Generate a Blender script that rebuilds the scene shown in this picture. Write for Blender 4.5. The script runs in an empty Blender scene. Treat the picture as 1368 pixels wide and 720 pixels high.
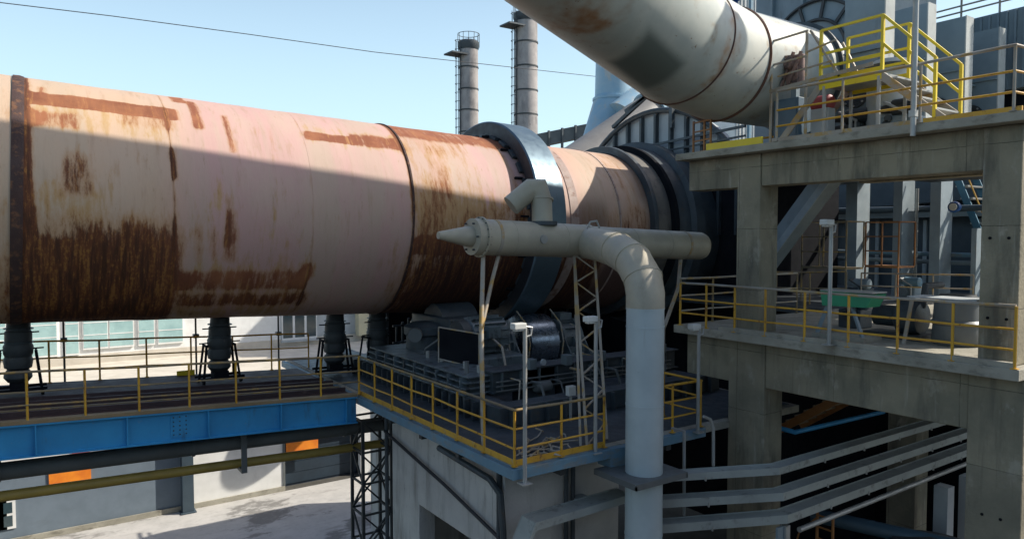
import bpy, math, random
import numpy as np
from mathutils import Vector, Matrix
random.seed(7); rng = np.random.default_rng(7)
SC = bpy.context.scene
COL = SC.collection
PI = math.pi
# ------------------------------------------------------------------ camera
YAW, PIT, FPX = math.radians(34.3), math.atan(42/960), 960.0
CAMP = Vector((0, 0, 11.4))
cam = bpy.data.cameras.new("camera"); camo = bpy.data.objects.new("camera", cam); COL.objects.link(camo)
cam.sensor_width = 36; cam.lens = 36*FPX/1368; cam.clip_end = 3000; cam.clip_start = 0.1
camo.location = CAMP; camo.rotation_euler = (PI/2-PIT, 0, -YAW)
SC.camera = camo
FW = Vector((math.sin(YAW)*math.cos(PIT), math.cos(YAW)*math.cos(PIT), -math.sin(PIT)))
RT = Vector((math.cos(YAW), -math.sin(YAW), 0)); UP = RT.cross(FW)
def at(x, y, X=None, Y=None, Z=None, D=None):
    """a point measured off the photograph on a known plane of the place"""
    d = FW + RT*((x-684)/FPX) - UP*((y-360)/FPX)
    t = (X-CAMP.x)/d.x if X is not None else (Y-CAMP.y)/d.y if Y is not None else (Z-CAMP.z)/d.z if Z is not None else D
    return CAMP + d*t
# ------------------------------------------------------------------ world, sun
SUN_EL, SUN_AZ = math.radians(40), math.radians(118)      # azimuth from +Y towards +X
w = bpy.data.worlds.new("World"); SC.world = w; w.use_nodes = True
wn = w.node_tree; bg = wn.nodes['Background']
sky = wn.nodes.new('ShaderNodeTexSky'); sky.sky_type = 'NISHITA'; sky.sun_disc = False
sky.sun_elevation = SUN_EL; sky.sun_rotation = SUN_AZ
sky.air_density = 1.0; sky.dust_density = 2.2; sky.ozone_density = 1.6; sky.altitude = 50
# thin summer haze: the sky pales towards the horizon, the same all the way round
_tc = wn.nodes.new('ShaderNodeTexCoord'); _sx = wn.nodes.new('ShaderNodeSeparateXYZ'); wn.links.new(_tc.outputs['Generated'], _sx.inputs[0])
_mr = wn.nodes.new('ShaderNodeMapRange'); _mr.interpolation_type = 'SMOOTHSTEP'; wn.links.new(_sx.outputs['Z'], _mr.inputs['Value'])
_mr.inputs['From Min'].default_value = -.05; _mr.inputs['From Max'].default_value = .60; _mr.inputs['To Min'].default_value = .92; _mr.inputs['To Max'].default_value = .0
_mx = wn.nodes.new('ShaderNodeMix'); _mx.data_type = 'RGBA'; wn.links.new(_mr.outputs[0], _mx.inputs[0]); wn.links.new(sky.outputs[0], _mx.inputs[6])
_mx.inputs[7].default_value = (4.4, 6.2, 7.1, 1)
wn.links.new(_mx.outputs[2], bg.inputs['Color']); bg.inputs['Strength'].default_value = 0.13
sl = bpy.data.lights.new("sun", 'SUN'); sl.energy = 4.5; sl.angle = math.radians(0.3); sl.color = (1, .93, .82)
so = bpy.data.objects.new("sun", sl); COL.objects.link(so)
sdir = Vector((math.cos(SUN_EL)*math.sin(SUN_AZ), math.cos(SUN_EL)*math.cos(SUN_AZ), math.sin(SUN_EL)))
so.rotation_euler = sdir.to_track_quat('Z', 'Y').to_euler(); so.location = (30, -20, 60)
SC.view_settings.view_transform = 'Standard'; SC.view_settings.look = 'None'
SC.view_settings.exposure = 0.47; SC.view_settings.gamma = 1.0
SC.cycles.max_bounces = 6; SC.cycles.diffuse_bounces = 3

# ------------------------------------------------------------------ materials
def new_mat(name):
    m = bpy.data.materials.new(name); m.use_nodes = True
    return m, m.node_tree, m.node_tree.nodes['Principled BSDF']
def nd(t, typ, **kw):
    n = t.nodes.new(typ)
    for k, v in kw.items(): setattr(n, k, v)
    return n
def noise_fac(t, vec, scale, lo, hi, detail=6, rough=.6):
    n = nd(t, 'ShaderNodeTexNoise'); n.inputs['Scale'].default_value = scale
    n.inputs['Detail'].default_value = detail; n.inputs['Roughness'].default_value = rough
    t.links.new(vec, n.inputs['Vector'])
    r = nd(t, 'ShaderNodeMapRange', interpolation_type='SMOOTHSTEP')
    r.inputs['From Min'].default_value = lo; r.inputs['From Max'].default_value = hi
    t.links.new(n.outputs['Fac'], r.inputs['Value'])
    return r.outputs[0]
def mixc(t, fac, a, b):
    m = nd(t, 'ShaderNodeMix', data_type='RGBA')
    for sock, v in ((m.inputs[0], fac), (m.inputs[6], a), (m.inputs[7], b)):
        if isinstance(v, (int, float)): sock.default_value = v
        elif isinstance(v, tuple): sock.default_value = (*v, 1)
        else: t.links.new(v, sock)
    return m.outputs[2]
def worn(name, base, rough=.6, metal=0.0, var=None, patches=(), bump=.0, bscale=30, spec=.5, streak=True):
    """base colour with slow variation and patches: (colour, scale, lo, hi, (sx,sy,sz), strength)"""
    m, t, b = new_mat(name)
    tc = nd(t, 'ShaderNodeTexCoord'); geo = nd(t, 'ShaderNodeNewGeometry')
    pos = geo.outputs['Position']
    var = var or tuple(c*.72 for c in base)
    c = mixc(t, noise_fac(t, pos, 1.3, .3, .72), base, var)
    for (pc, sc, lo, hi, st, strength) in patches:
        mp = nd(t, 'ShaderNodeMapping'); mp.inputs['Scale'].default_value = st
        t.links.new(pos, mp.inputs['Vector'])
        f = noise_fac(t, mp.outputs[0], sc, lo, hi, 8, .65)
        mu = nd(t, 'ShaderNodeMath', operation='MULTIPLY'); t.links.new(f, mu.inputs[0]); mu.inputs[1].default_value = strength
        c = mixc(t, mu.outputs[0], c, pc)
    t.links.new(c, b.inputs['Base Color'])
    rf = noise_fac(t, pos, 5, .2, .8)
    rr = nd(t, 'ShaderNodeMapRange'); t.links.new(rf, rr.inputs['Value'])
    rr.inputs['To Min'].default_value = max(.05, rough-.12); rr.inputs['To Max'].default_value = min(1, rough+.12)
    t.links.new(rr.outputs[0], b.inputs['Roughness'])
    b.inputs['Metallic'].default_value = metal; b.inputs['Specular IOR Level'].default_value = spec
    if bump:
        bn = nd(t, 'ShaderNodeTexNoise'); bn.inputs['Scale'].default_value = bscale; bn.inputs['Detail'].default_value = 8
        t.links.new(pos, bn.inputs['Vector'])
        bp = nd(t, 'ShaderNodeBump'); bp.inputs['Strength'].default_value = bump; bp.inputs['Distance'].default_value = .02
        t.links.new(bn.outputs['Fac'], bp.inputs['Height']); t.links.new(bp.outputs[0], b.inputs['Normal'])
    return m
RUST = (.17, .06, .022)
M = {}
M['concrete'] = worn('cast_concrete', (.31, .275, .195), .9, var=(.20, .185, .135), bump=.5, bscale=18, spec=.2,
    patches=(((.09, .085, .07), 1.3, .48, .68, (1.4, 1.4, .3), .75), ((.40, .37, .30), 2.6, .56, .68, (1, 1, .6), .6), ((.16, .12, .07), 3.5, .6, .72, (1, 1, .4), .5), ((.06, .055, .045), 9, .66, .74, (1, 1, 1), .5)))
def add_joints(m, pz, py):
    t = m.node_tree; b = t.nodes['Principled BSDF']; src = b.inputs['Base Color'].links[0].from_socket
    geo = nd(t, 'ShaderNodeNewGeometry'); sx = nd(t, 'ShaderNodeSeparateXYZ'); t.links.new(geo.outputs['Position'], sx.inputs[0])
    def mth(op, a, bb):
        q = nd(t, 'ShaderNodeMath', operation=op)
        for s_, v_ in ((q.inputs[0], a), (q.inputs[1], bb)):
            if isinstance(v_, (int, float)): s_.default_value = v_
            else: t.links.new(v_, s_)
        return q.outputs[0]
    n = noise_fac(t, geo.outputs['Position'], 3, .3, .7)
    ms = []
    for ax, per in (('Z', pz), ('Y', py)):
        f = mth('ABSOLUTE', mth('SUBTRACT', mth('FRACT', mth('DIVIDE', mth('ADD', sx.outputs[ax], mth('MULTIPLY', n, .012)), per), 0), .5), 0)
        ms.append(mth('LESS_THAN', f, .007/per))
    line = mth('MULTIPLY', mth('MAXIMUM', ms[0], ms[1]), mth('ADD', mth('MULTIPLY', n, .7), .15))
    # board-to-board tone shifts
    cell = nd(t, 'ShaderNodeTexWhiteNoise', noise_dimensions='1D'); t.links.new(mth('ADD', mth('FLOOR', mth('ADD', mth('DIVIDE', sx.outputs['Z'], pz), .5), 0), mth('MULTIPLY', mth('FLOOR', mth('ADD', mth('DIVIDE', sx.outputs['Y'], py), .5), 0), 7.3)), cell.inputs['W'])
    c = mixc(t, mth('MULTIPLY', cell.outputs['Value'], .28), src, (.15, .14, .115))
    # sparse leached runs
    mp = nd(t, 'ShaderNodeMapping'); mp.inputs['Scale'].default_value = (3.2, 3.2, .16); t.links.new(geo.outputs['Position'], mp.inputs['Vector'])
    c = mixc(t, mth('MULTIPLY', noise_fac(t, mp.outputs[0], 1.8, .56, .70), .45), c, (.11, .10, .08))
    mp2 = nd(t, 'ShaderNodeMapping'); mp2.inputs['Scale'].default_value = (2.2, 2.2, .2); mp2.inputs['Location'].default_value = (5, 3, 1); t.links.new(geo.outputs['Position'], mp2.inputs['Vector'])
    c = mixc(t, mth('MULTIPLY', noise_fac(t, mp2.outputs[0], 2.6, .60, .72), .4), c, (.46, .44, .38))
    c = mixc(t, line, c, (.07, .065, .05))
    t.links.new(c, b.inputs['Base Color'])
add_joints(M['concrete'], 1.22, 2.1)
M['slab'] = worn('slab_edge_concrete', (.37, .35, .29), .9, var=(.26, .245, .2), bump=.4, spec=.2,
    patches=(((.12, .11, .09), 3, .5, .7, (1, 1, 2), .6),))
M['pier'] = worn('pier_render', (.52, .51, .48), .85, var=(.42, .41, .39), bump=.25, spec=.2,
    patches=(((.13, .12, .10), 1.5, .5, .72, (1.5, 1.5, .22), .65), ((.07, .065, .06), 6, .62, .72, (2, 2, .5), .6)))
M['yellow'] = worn('yellow_rail_paint', (.62, .34, .025), .5, var=(.48, .25, .025),
    patches=((RUST, 9, .56, .68, (1, 1, .6), .8), ((.3, .28, .24), 5, .6, .7, (1, 1, 1), .6)))
M['bright_yellow'] = worn('fresh_yellow_paint', (.78, .60, .015), .45, var=(.66, .48, .02), patches=((RUST, 9, .64, .72, (1, 1, 1), .7),))
M['rail_grey'] = worn('faded_rail_paint', (.36, .33, .28), .55, var=(.27, .22, .16), patches=(((.42, .25, .05), 3, .5, .62, (1, 1, 1), .8),))
M['rail_olive'] = worn('dirty_rail_paint', (.22, .17, .09), .6, var=(.15, .12, .08), patches=(((.42, .25, .05), 3, .5, .62, (1, 1, 1), .7),))
M['galv'] = worn('galvanised_steel', (.42, .42, .40), .45, .3, var=(.3, .3, .28))
M['blue'] = worn('blue_girder_paint', (.035, .29, .55), .5, var=(.028, .235, .47), bump=.06, bscale=8,
    patches=(((.05, .07, .08), 2.5, .56, .75, (1.5, 1, .35), .6), ((.16, .25, .33), 12, .6, .7, (1, 1, 1), .4), (RUST, 5, .66, .74, (2, 1, .4), .7)))
M['ltblue'] = worn('faded_blue_edge_paint', (.13, .25, .33), .6, var=(.10, .18, .24), patches=(((.2, .2, .18), 3, .5, .65, (1, 1, 2), .7),))
M['duct'] = worn('dust_duct_paint', (.44, .395, .30), .5, var=(.34, .31, .245), bump=.05, bscale=4,
    patches=(((.20, .17, .13), 2, .58, .75, (1, 1, .5), .55), (RUST, 7, .7, .76, (1, 1, .5), .5)))
M['dustpipe'] = worn('pale_downpipe_paint', (.44, .51, .525), .38, var=(.38, .44, .455), bump=.05, bscale=4,
    patches=(((.25, .24, .2), 3, .6, .75, (2, 2, .3), .5), (RUST, 9, .72, .78, (2, 2, .4), .5)))
M['dark'] = worn('grimy_dark_steel', (.055, .07, .08), .5, var=(.028, .037, .044), patches=(((.09, .07, .05), 4, .56, .7, (1, 1, 1), .6),), bump=.2)
M['fan'] = worn('dark_fan_paint', (.045, .05, .05), .6, var=(.028, .032, .036), patches=(((.13, .11, .09), 4, .6, .7, (1, 1, .5), .6),))
M['black'] = worn('black_steel_and_shade', (.014, .015, .018), .85, var=(.008, .009, .012), spec=.08)  # near-black steel; on rear walls and gaps it deepens the shade
M['slate'] = worn('slate_blue_paint', (.20, .255, .285), .55, var=(.155, .205, .235), patches=(((.05, .05, .05), 2, .58, .75, (1, 1, .3), .5), ((.22, .15, .1), 6, .7, .76, (1, 1, .5), .5)))
M['post'] = worn('grey_steel_post_paint', (.30, .36, .39), .55, var=(.22, .27, .30), patches=(((.3, .28, .24), 4, .6, .7, (1, 1, .3), .5),))
M['white'] = worn('white_wall_render', (.74, .74, .72), .85, var=(.64, .64, .62), spec=.2, patches=(((.4, .38, .34), 1.2, .6, .8, (1, 1, .3), .5),))
M['shadewall'] = worn('blue_grey_wall_shade', (.16, .20, .24), .8, var=(.135, .17, .205), spec=.2, patches=(((.1, .11, .12), 1.2, .55, .8, (.3, 1, 1), .6),))  # shaded stretch of the annex wall, its shade put into the colour
M['cream'] = worn('cream_wall', (.60, .54, .36), .85, var=(.5, .45, .32), spec=.2)
M['glass'] = worn('green_window_glass', (.36, .53, .52), .2, var=(.27, .42, .42), spec=.8)
M['darkglass'] = worn('dark_window_glass', (.03, .06, .07), .1, var=(.02, .04, .05), spec=.8)
M['orange'] = worn('orange_board', (.85, .27, .015), .6, var=(.65, .16, .015))
M['roofdust'] = worn('dusty_flat_roof', (.58, .53, .45), .95, var=(.48, .44, .37), spec=.1, patches=(((.3, .27, .22), 1, .6, .75, (1, 1, 1), .5),))
M['ground'] = worn('dusty_concrete_ground', (.47, .455, .43), .95, var=(.40, .39, .37), spec=.15, bump=.3, bscale=6,
    patches=(((.15, .145, .135), .30, .53, .60, (1, 1.6, 1), .8), ((.27, .26, .24), 1.1, .55, .7, (.6, 2.2, 1), .6), ((.33, .32, .30), 5, .5, .7, (1, 1, 1), .5)))
M['earth'] = worn('dark_sooty_ground', (.10, .095, .085), .95, var=(.07, .068, .06), spec=.1, bump=.3, bscale=6)
M['cladding'] = worn('dull_steel_cladding', (.14, .15, .155), .7, var=(.1, .11, .115))
M['navy'] = worn('navy_casing_paint', (.045, .07, .09), .6, var=(.03, .05, .068))
M['deck'] = worn('maroon_deck_plate', (.055, .032, .033), .7, var=(.035, .022, .025), patches=(((.16, .13, .1), 3, .58, .72, (1, 1, 1), .5),))
M['decktan'] = worn('dusty_kick_plate', (.27, .20, .11), .7, var=(.2, .14, .07))
M['yellowpipe'] = worn('ochre_pipe_paint', (.40, .28, .06), .5, var=(.3, .21, .05))
M['greypipe'] = worn('grey_pipe_paint', (.13, .14, .14), .5, var=(.09, .1, .1))
M['ltgrey'] = worn('light_panel_paint', (.42, .45, .46), .6, var=(.34, .37, .38))
M['cyclone'] = worn('pale_blue_duct_paint', (.22, .38, .50), .4, var=(.3, .42, .5), patches=(((.42, .42, .38), 1.2, .5, .6, (1, 1, .5), .8),))
M['beigeduct'] = worn('beige_duct_paint', (.22, .21, .195), .5, var=(.18, .17, .16))
M['chimney'] = worn('chimney_render', (.40, .37, .35), .8, var=(.30, .28, .27), spec=.2,
    patches=(((.17, .16, .16), .8, .5, .68, (1, 1, .35), .75), ((.09, .09, .09), 1.6, .66, .72, (1, 1, 1), .6)))
M['brown'] = worn('rusty_orange_rail', (.34, .15, .04), .6, var=(.22, .09, .03))
M['red'] = worn('faded_red_paint', (.40, .06, .07), .5, var=(.3, .05, .05))
M['green'] = worn('green_tarp', (.04, .30, .15), .7, var=(.03, .22, .11))
M['motorblue'] = worn('motor_blue_paint', (.01, .09, .32), .4, var=(.01, .06, .22))
M['pinkish'] = worn('dusty_motor', (.30, .19, .16), .7, var=(.12, .08, .07), patches=(((.05, .04, .04), 7, .52, .6, (1, 1, 1), .9),))
M['cable'] = worn('cable_tray_zinc', (.36, .385, .36), .6, .1, var=(.28, .30, .28), patches=(((.12, .12, .11), 4, .55, .7, (1, 1, 1), .6),))
M['lamphead'] = worn('lamp_head_paint', (.62, .62, .58), .5)
M['wire'] = worn('cable_sheath', (.03, .03, .035), .6)
# riding ring steel: polished by the rollers
M['tyre'] = worn('polished_tyre_steel', (.13, .185, .225), .45, .6, var=(.10, .15, .185), patches=(((.09, .11, .12), 3, .55, .75, (3, .4, .4), .6),))
M['tyreside'] = worn('dark_tyre_side', (.035, .035, .04), .5, .3, var=(.02, .02, .024))  # ring sides and inner rim near-black, darker than the running face

# ------------------------------------------------------------------ mesh builder
class MB:
    def __init__(s): s.v = []; s.f = []; s.sm = []
    def add(s, vs, fs, smooth=False):
        o = len(s.v); s.v += [Vector(v) for v in vs]; s.f += [[i+o for i in f] for f in fs]
        s.sm += ([smooth]*len(fs) if isinstance(smooth, bool) else smooth); return s
    def box(s, x0, x1, y0, y1, z0, z1):
        x0, x1 = min(x0, x1), max(x0, x1); y0, y1 = min(y0, y1), max(y0, y1); z0, z1 = min(z0, z1), max(z0, z1)
        return s.add([(x0,y0,z0),(x1,y0,z0),(x1,y1,z0),(x0,y1,z0),(x0,y0,z1),(x1,y0,z1),(x1,y1,z1),(x0,y1,z1)],
                     [(0,3,2,1),(4,5,6,7),(0,1,5,4),(1,2,6,5),(2,3,7,6),(3,0,4,7)])
    def bar(s, p0, p1, w, h, up=(0,0,1)):
        p0, p1 = Vector(p0), Vector(p1); d = (p1-p0).normalized(); up = Vector(up)
        if abs(d.dot(up)) > .99: up = Vector((1,0,0))
        a = d.cross(up).normalized(); b = a.cross(d)
        vs = [p+a*(sx*w/2)+b*(sy*h/2) for p in (p0, p1) for sx, sy in ((-1,-1),(1,-1),(1,1),(-1,1))]
        return s.add(vs, [(0,3,2,1),(4,5,6,7),(0,1,5,4),(1,2,6,5),(2,3,7,6),(3,0,4,7)][::1])
    def tube(s, p0, p1, r0, r1=None, n=10, caps=True):
        return s.rev(p0, Vector(p1)-Vector(p0), [(0, r0), ((Vector(p1)-Vector(p0)).length, r0 if r1 is None else r1)], n, caps)
    def rev(s, o, ax, prof, n=16, caps=True, smooth=True):
        o, d = Vector(o), Vector(ax).normalized()
        t = Vector((0,0,1)) if abs(d.z) < .9 else Vector((1,0,0))
        a = d.cross(t).normalized(); b = d.cross(a)
        vs = []
        for (h, r) in prof:
            for k in range(n):
                q = 2*PI*k/n; vs.append(o+d*h+a*(r*math.cos(q))+b*(r*math.sin(q)))
        fs = []; sm = []
        for i in range(len(prof)-1):
            dr = abs(prof[i+1][1]-prof[i][1]); dh = abs(prof[i+1][0]-prof[i][0])
            for k in range(n):
                k2 = (k+1) % n; fs.append((i*n+k, i*n+k2, (i+1)*n+k2, (i+1)*n+k)); sm.append(smooth)
        if caps:
            fs.append(tuple(range(n))[::-1]); sm.append(False)
            fs.append(tuple((len(prof)-1)*n+k for k in range(n))); sm.append(False)
        return s.add(vs, fs, sm)
    def path(s, pts, r, n=10, closed=False, caps=True):
        P = [Vector(p) for p in pts]; m = len(P)
        d = [(P[(i+1) % m]-P[i]).normalized() for i in range(m if closed else m-1)]
        t = Vector((0,0,1)) if abs(d[0].z) < .9 else Vector((1,0,0))
        a = d[0].cross(t).normalized(); b = d[0].cross(a)
        ring = [P[0]+a*(r*math.cos(2*PI*k/n))+b*(r*math.sin(2*PI*k/n)) for k in range(n)]
        rings = [ring]
        for i in range(1, m):
            dp = d[i-1]; nn = (dp+d[i]).normalized() if i < len(d) else dp
            ring = [v+dp*((P[i]-v).dot(nn)/dp.dot(nn)) for v in ring]; rings.append(ring)
        vs = [v for q in rings for v in q]; fs = []; sm = []
        for i in range(m-1):
            for k in range(n):
                k2 = (k+1) % n; fs.append((i*n+k, i*n+k2, (i+1)*n+k2, (i+1)*n+k)); sm.append(True)
        if caps:
            fs += [tuple(range(n))[::-1], tuple((m-1)*n+k for k in range(n))]; sm += [False, False]
        return s.add(vs, fs, sm)
    def prism(s, poly, ext):
        """poly: coplanar 3-D points, extruded by vector ext"""
        n = len(poly); e = Vector(ext); p = [Vector(q) for q in poly]
        fs = [tuple(range(n))[::-1], tuple(range(n, 2*n))]+[(i, (i+1) % n, (i+1) % n+n, i+n) for i in range(n)]
        return s.add(p+[q+e for q in p], fs)
def worldloc(o):
    l = Vector((0,0,0))
    while o is not None: l += o.location; o = o.parent
    return l
def obj(name, mb, mat, parent=None, loc=None, bevel=0, label=None, kind=None):
    base = Vector(loc) if loc is not None else (worldloc(parent) if parent is not None else Vector((0,0,0)))
    me = bpy.data.meshes.new(name)
    me.from_pydata([tuple(v-base) for v in mb.v], [], mb.f); me.polygons.foreach_set('use_smooth', mb.sm)
    me.materials.append(M[mat] if isinstance(mat, str) else mat); me.update()
    import bmesh
    bm = bmesh.new(); bm.from_mesh(me); bmesh.ops.recalc_face_normals(bm, faces=bm.faces); bm.to_mesh(me); bm.free()
    o = bpy.data.objects.new(name, me); COL.objects.link(o)
    if parent is not None:
        o.parent = parent; o.location = base-worldloc(parent)
    else: o.location = base
    if any(mb.sm): me.set_sharp_from_angle(angle=math.radians(40))
    if bevel:
        b = o.modifiers.new('bevel', 'BEVEL'); b.width = bevel; b.segments = 2; b.limit_method = 'ANGLE'
    if label: o['label'] = label
    if kind: o['kind'] = kind
    return o
def tag(o, label, cat, group=None):
    o['label'] = label; o['category'] = cat
    if group: o['group'] = group
    return o
def thing(name, label, cat, loc, group=None):
    o = bpy.data.objects.new(name, None); o.empty_display_size = .2; COL.objects.link(o); o.location = Vector(loc)
    return tag(o, label, cat, group)
def struct(name, mb, mat, parent=None):
    o = obj(name, mb, mat, parent)
    if parent is None: o['kind'] = 'structure'
    return o
def copy_tree(o, parent=None):
    c = o.copy(); COL.objects.link(c)
    if parent is not None: c.parent = parent
    for ch in list(o.children): copy_tree(ch, c)
    return c
def bx(name, parent, mat, x0, x1, y0, y1, z0, z1, bevel=0, label=None):
    return obj(name, MB().box(x0, x1, y0, y1, z0, z1), mat, parent, loc=((x0+x1)/2, (y0+y1)/2, min(z0, z1)), bevel=bevel, label=label)
def V(*a): return Vector(a)

# ------------------------------------------------------------------ ground
struct('ground', MB().add([(-900,-900,0),(900,-900,0),(900,1500,0),(-900,1500,0)], [(0,1,2,3)]), 'earth')
struct('yard', MB().add([(-14,22.5,.004),(16,22.5,.004),(16,32.2,.004),(-14,32.2,.004)], [(0,1,2,3)]), 'ground')

# ================================================================== ROTARY KILN
S, KY, KZ, KR = .033, 18.67, 12.18, 2.6
def kz(x): return KZ-S*x
def kp(x, r, th):                                       # th degrees: 0 = camera side, 90 = top
    a = math.radians(th); return V(x, KY-r*math.cos(a), kz(x)+r*math.sin(a))
def kuv(px, py):
    d = FW+RT*((px-684)/FPX)-UP*((py-360)/FPX); a = V(1,0,-S).normalized(); o = CAMP-V(0,KY,KZ)
    dp = d-a*d.dot(a); op = o-a*o.dot(a); A = dp.dot(dp); B = 2*dp.dot(op); D = B*B-4*A*(op.dot(op)-KR*KR)
    p = CAMP+d*((-B-math.sqrt(max(D, 0)))/(2*A))
    return p.x, math.degrees(math.atan2(p.z-kz(p.x), -(p.y-KY)))
def kiln_material():
    m, t, b = new_mat('kiln_paint_and_rust')
    at_ = {}
    for nme in ('rust', 'dark', 'yel', 'pink', 'grime_shade'):
        a = nd(t, 'ShaderNodeAttribute', attribute_name=nme); at_[nme] = a.outputs['Fac']
    tc = nd(t, 'ShaderNodeTexCoord'); geo = nd(t, 'ShaderNodeNewGeometry'); pos = geo.outputs['Position']
    def nz(scale, st, detail=9, rough=.65):
        mp = nd(t, 'ShaderNodeMapping'); mp.inputs['Scale'].default_value = st; t.links.new(pos, mp.inputs['Vector'])
        n = nd(t, 'ShaderNodeTexNoise'); n.inputs['Scale'].default_value = scale; n.inputs['Detail'].default_value = detail
        n.inputs['Roughness'].default_value = rough; t.links.new(mp.outputs[0], n.inputs['Vector']); return n.outputs['Fac']
    def mth(op, a, bb):
        q = nd(t, 'ShaderNodeMath', operation=op)
        for s_, v_ in ((q.inputs[0], a), (q.inputs[1], bb)):
            if isinstance(v_, (int, float)): s_.default_value = v_
            else: t.links.new(v_, s_)
        return q.outputs[0]
    def step(v, lo, hi):
        r = nd(t, 'ShaderNodeMapRange', interpolation_type='SMOOTHSTEP'); r.inputs['From Min'].default_value = lo
        r.inputs['From Max'].default_value = hi; t.links.new(v, r.inputs['Value']); return r.outputs[0]
    streak = nz(2.2, (2.6, .45, .45)); blot = nz(1.6, (1, .8, .8)); fine = nz(14, (1.5, .8, .8))
    mixn = mth('ADD', mth('MULTIPLY', streak, .46), mth('ADD', mth('MULTIPLY', blot, .22), mth('MULTIPLY', nz(7, (2.2, .6, .6), 12, .8), .32)))
    # paint
    c = mixc(t, at_['pink'], (.53, .37, .255), (.52, .32, .295))
    c = mixc(t, mth('MULTIPLY', step(nz(.8, (1, .6, .6)), .42, .66), .5), c, (.50, .385, .30))
    c = mixc(t, mth('MULTIPLY', step(streak, .50, .70), .45), c, (.38, .27, .19))
    c = mixc(t, mth('MULTIPLY', step(nz(.9, (1.2, .08, .08), 3), .46, .60), .35), c, (.44, .37, .27))
    c = mixc(t, mth('MULTIPLY', step(nz(5, (1.6, .35, .35), 10, .75), .60, .70), .6), c, (.30, .20, .10))
    # yellow stains
    yv = mth('ADD', at_['yel'], mth('MULTIPLY', mth('SUBTRACT', mixn, .5), 3.6))
    c = mixc(t, mth('MULTIPLY', step(yv, .35, .8), .75), c, (.47, .30, .12))
    # rust
    rv = mth('ADD', at_['rust'], mth('MULTIPLY', mth('SUBTRACT', mixn, .5), 3.2))
    halo = step(rv, .10, .60); core = step(rv, .44, .80)
    c = mixc(t, mth('MULTIPLY', halo, .55), c, (.42, .22, .09))
    s2 = nz(3.5, (3.2, .3, .3), 10, .7)
    rcol = mixc(t, step(blot, .4, .62), (.215, .066, .034), (.31, .115, .055))
    rcol = mixc(t, mth('MULTIPLY', step(s2, .55, .68), .6), rcol, (.50, .27, .10))
    dcol = mixc(t, step(s2, .40, .56), (.038, .010, .006), (.125, .034, .012))
    dcol = mixc(t, mth('MULTIPLY', step(mth('ADD', mth('MULTIPLY', s2, .6), mth('MULTIPLY', fine, .4)), .505, .60), .75), dcol, (.34, .155, .035))
    rcol = mixc(t, at_['dark'], rcol, dcol)
    c = mixc(t, mth('MULTIPLY', core, .92), c, rcol)
    c = mixc(t, mth('MULTIPLY', at_['grime_shade'], .85), c, (.042, .015, .013))  # red-brown grime, with the shade past the riding ring painted in
    t.links.new(c, b.inputs['Base Color'])
    t.links.new(mth('ADD', mth('MULTIPLY', core, .25), mth('ADD', .52, mth('MULTIPLY', fine, .2))), b.inputs['Roughness'])
    b.inputs['Specular IOR Level'].default_value = .3
    bp = nd(t, 'ShaderNodeBump'); bp.inputs['Strength'].default_value = .45; bp.inputs['Distance'].default_value = .05
    t.links.new(mth('ADD', mth('MULTIPLY', mixn, .5), mth('ADD', mth('MULTIPLY', core, -.10), mth('MULTIPLY', nz(.55, (1.6, .5, .5), 2), .9))), bp.inputs['Height']); t.links.new(bp.outputs[0], b.inputs['Normal'])
    return m
KM = kiln_material()
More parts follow.
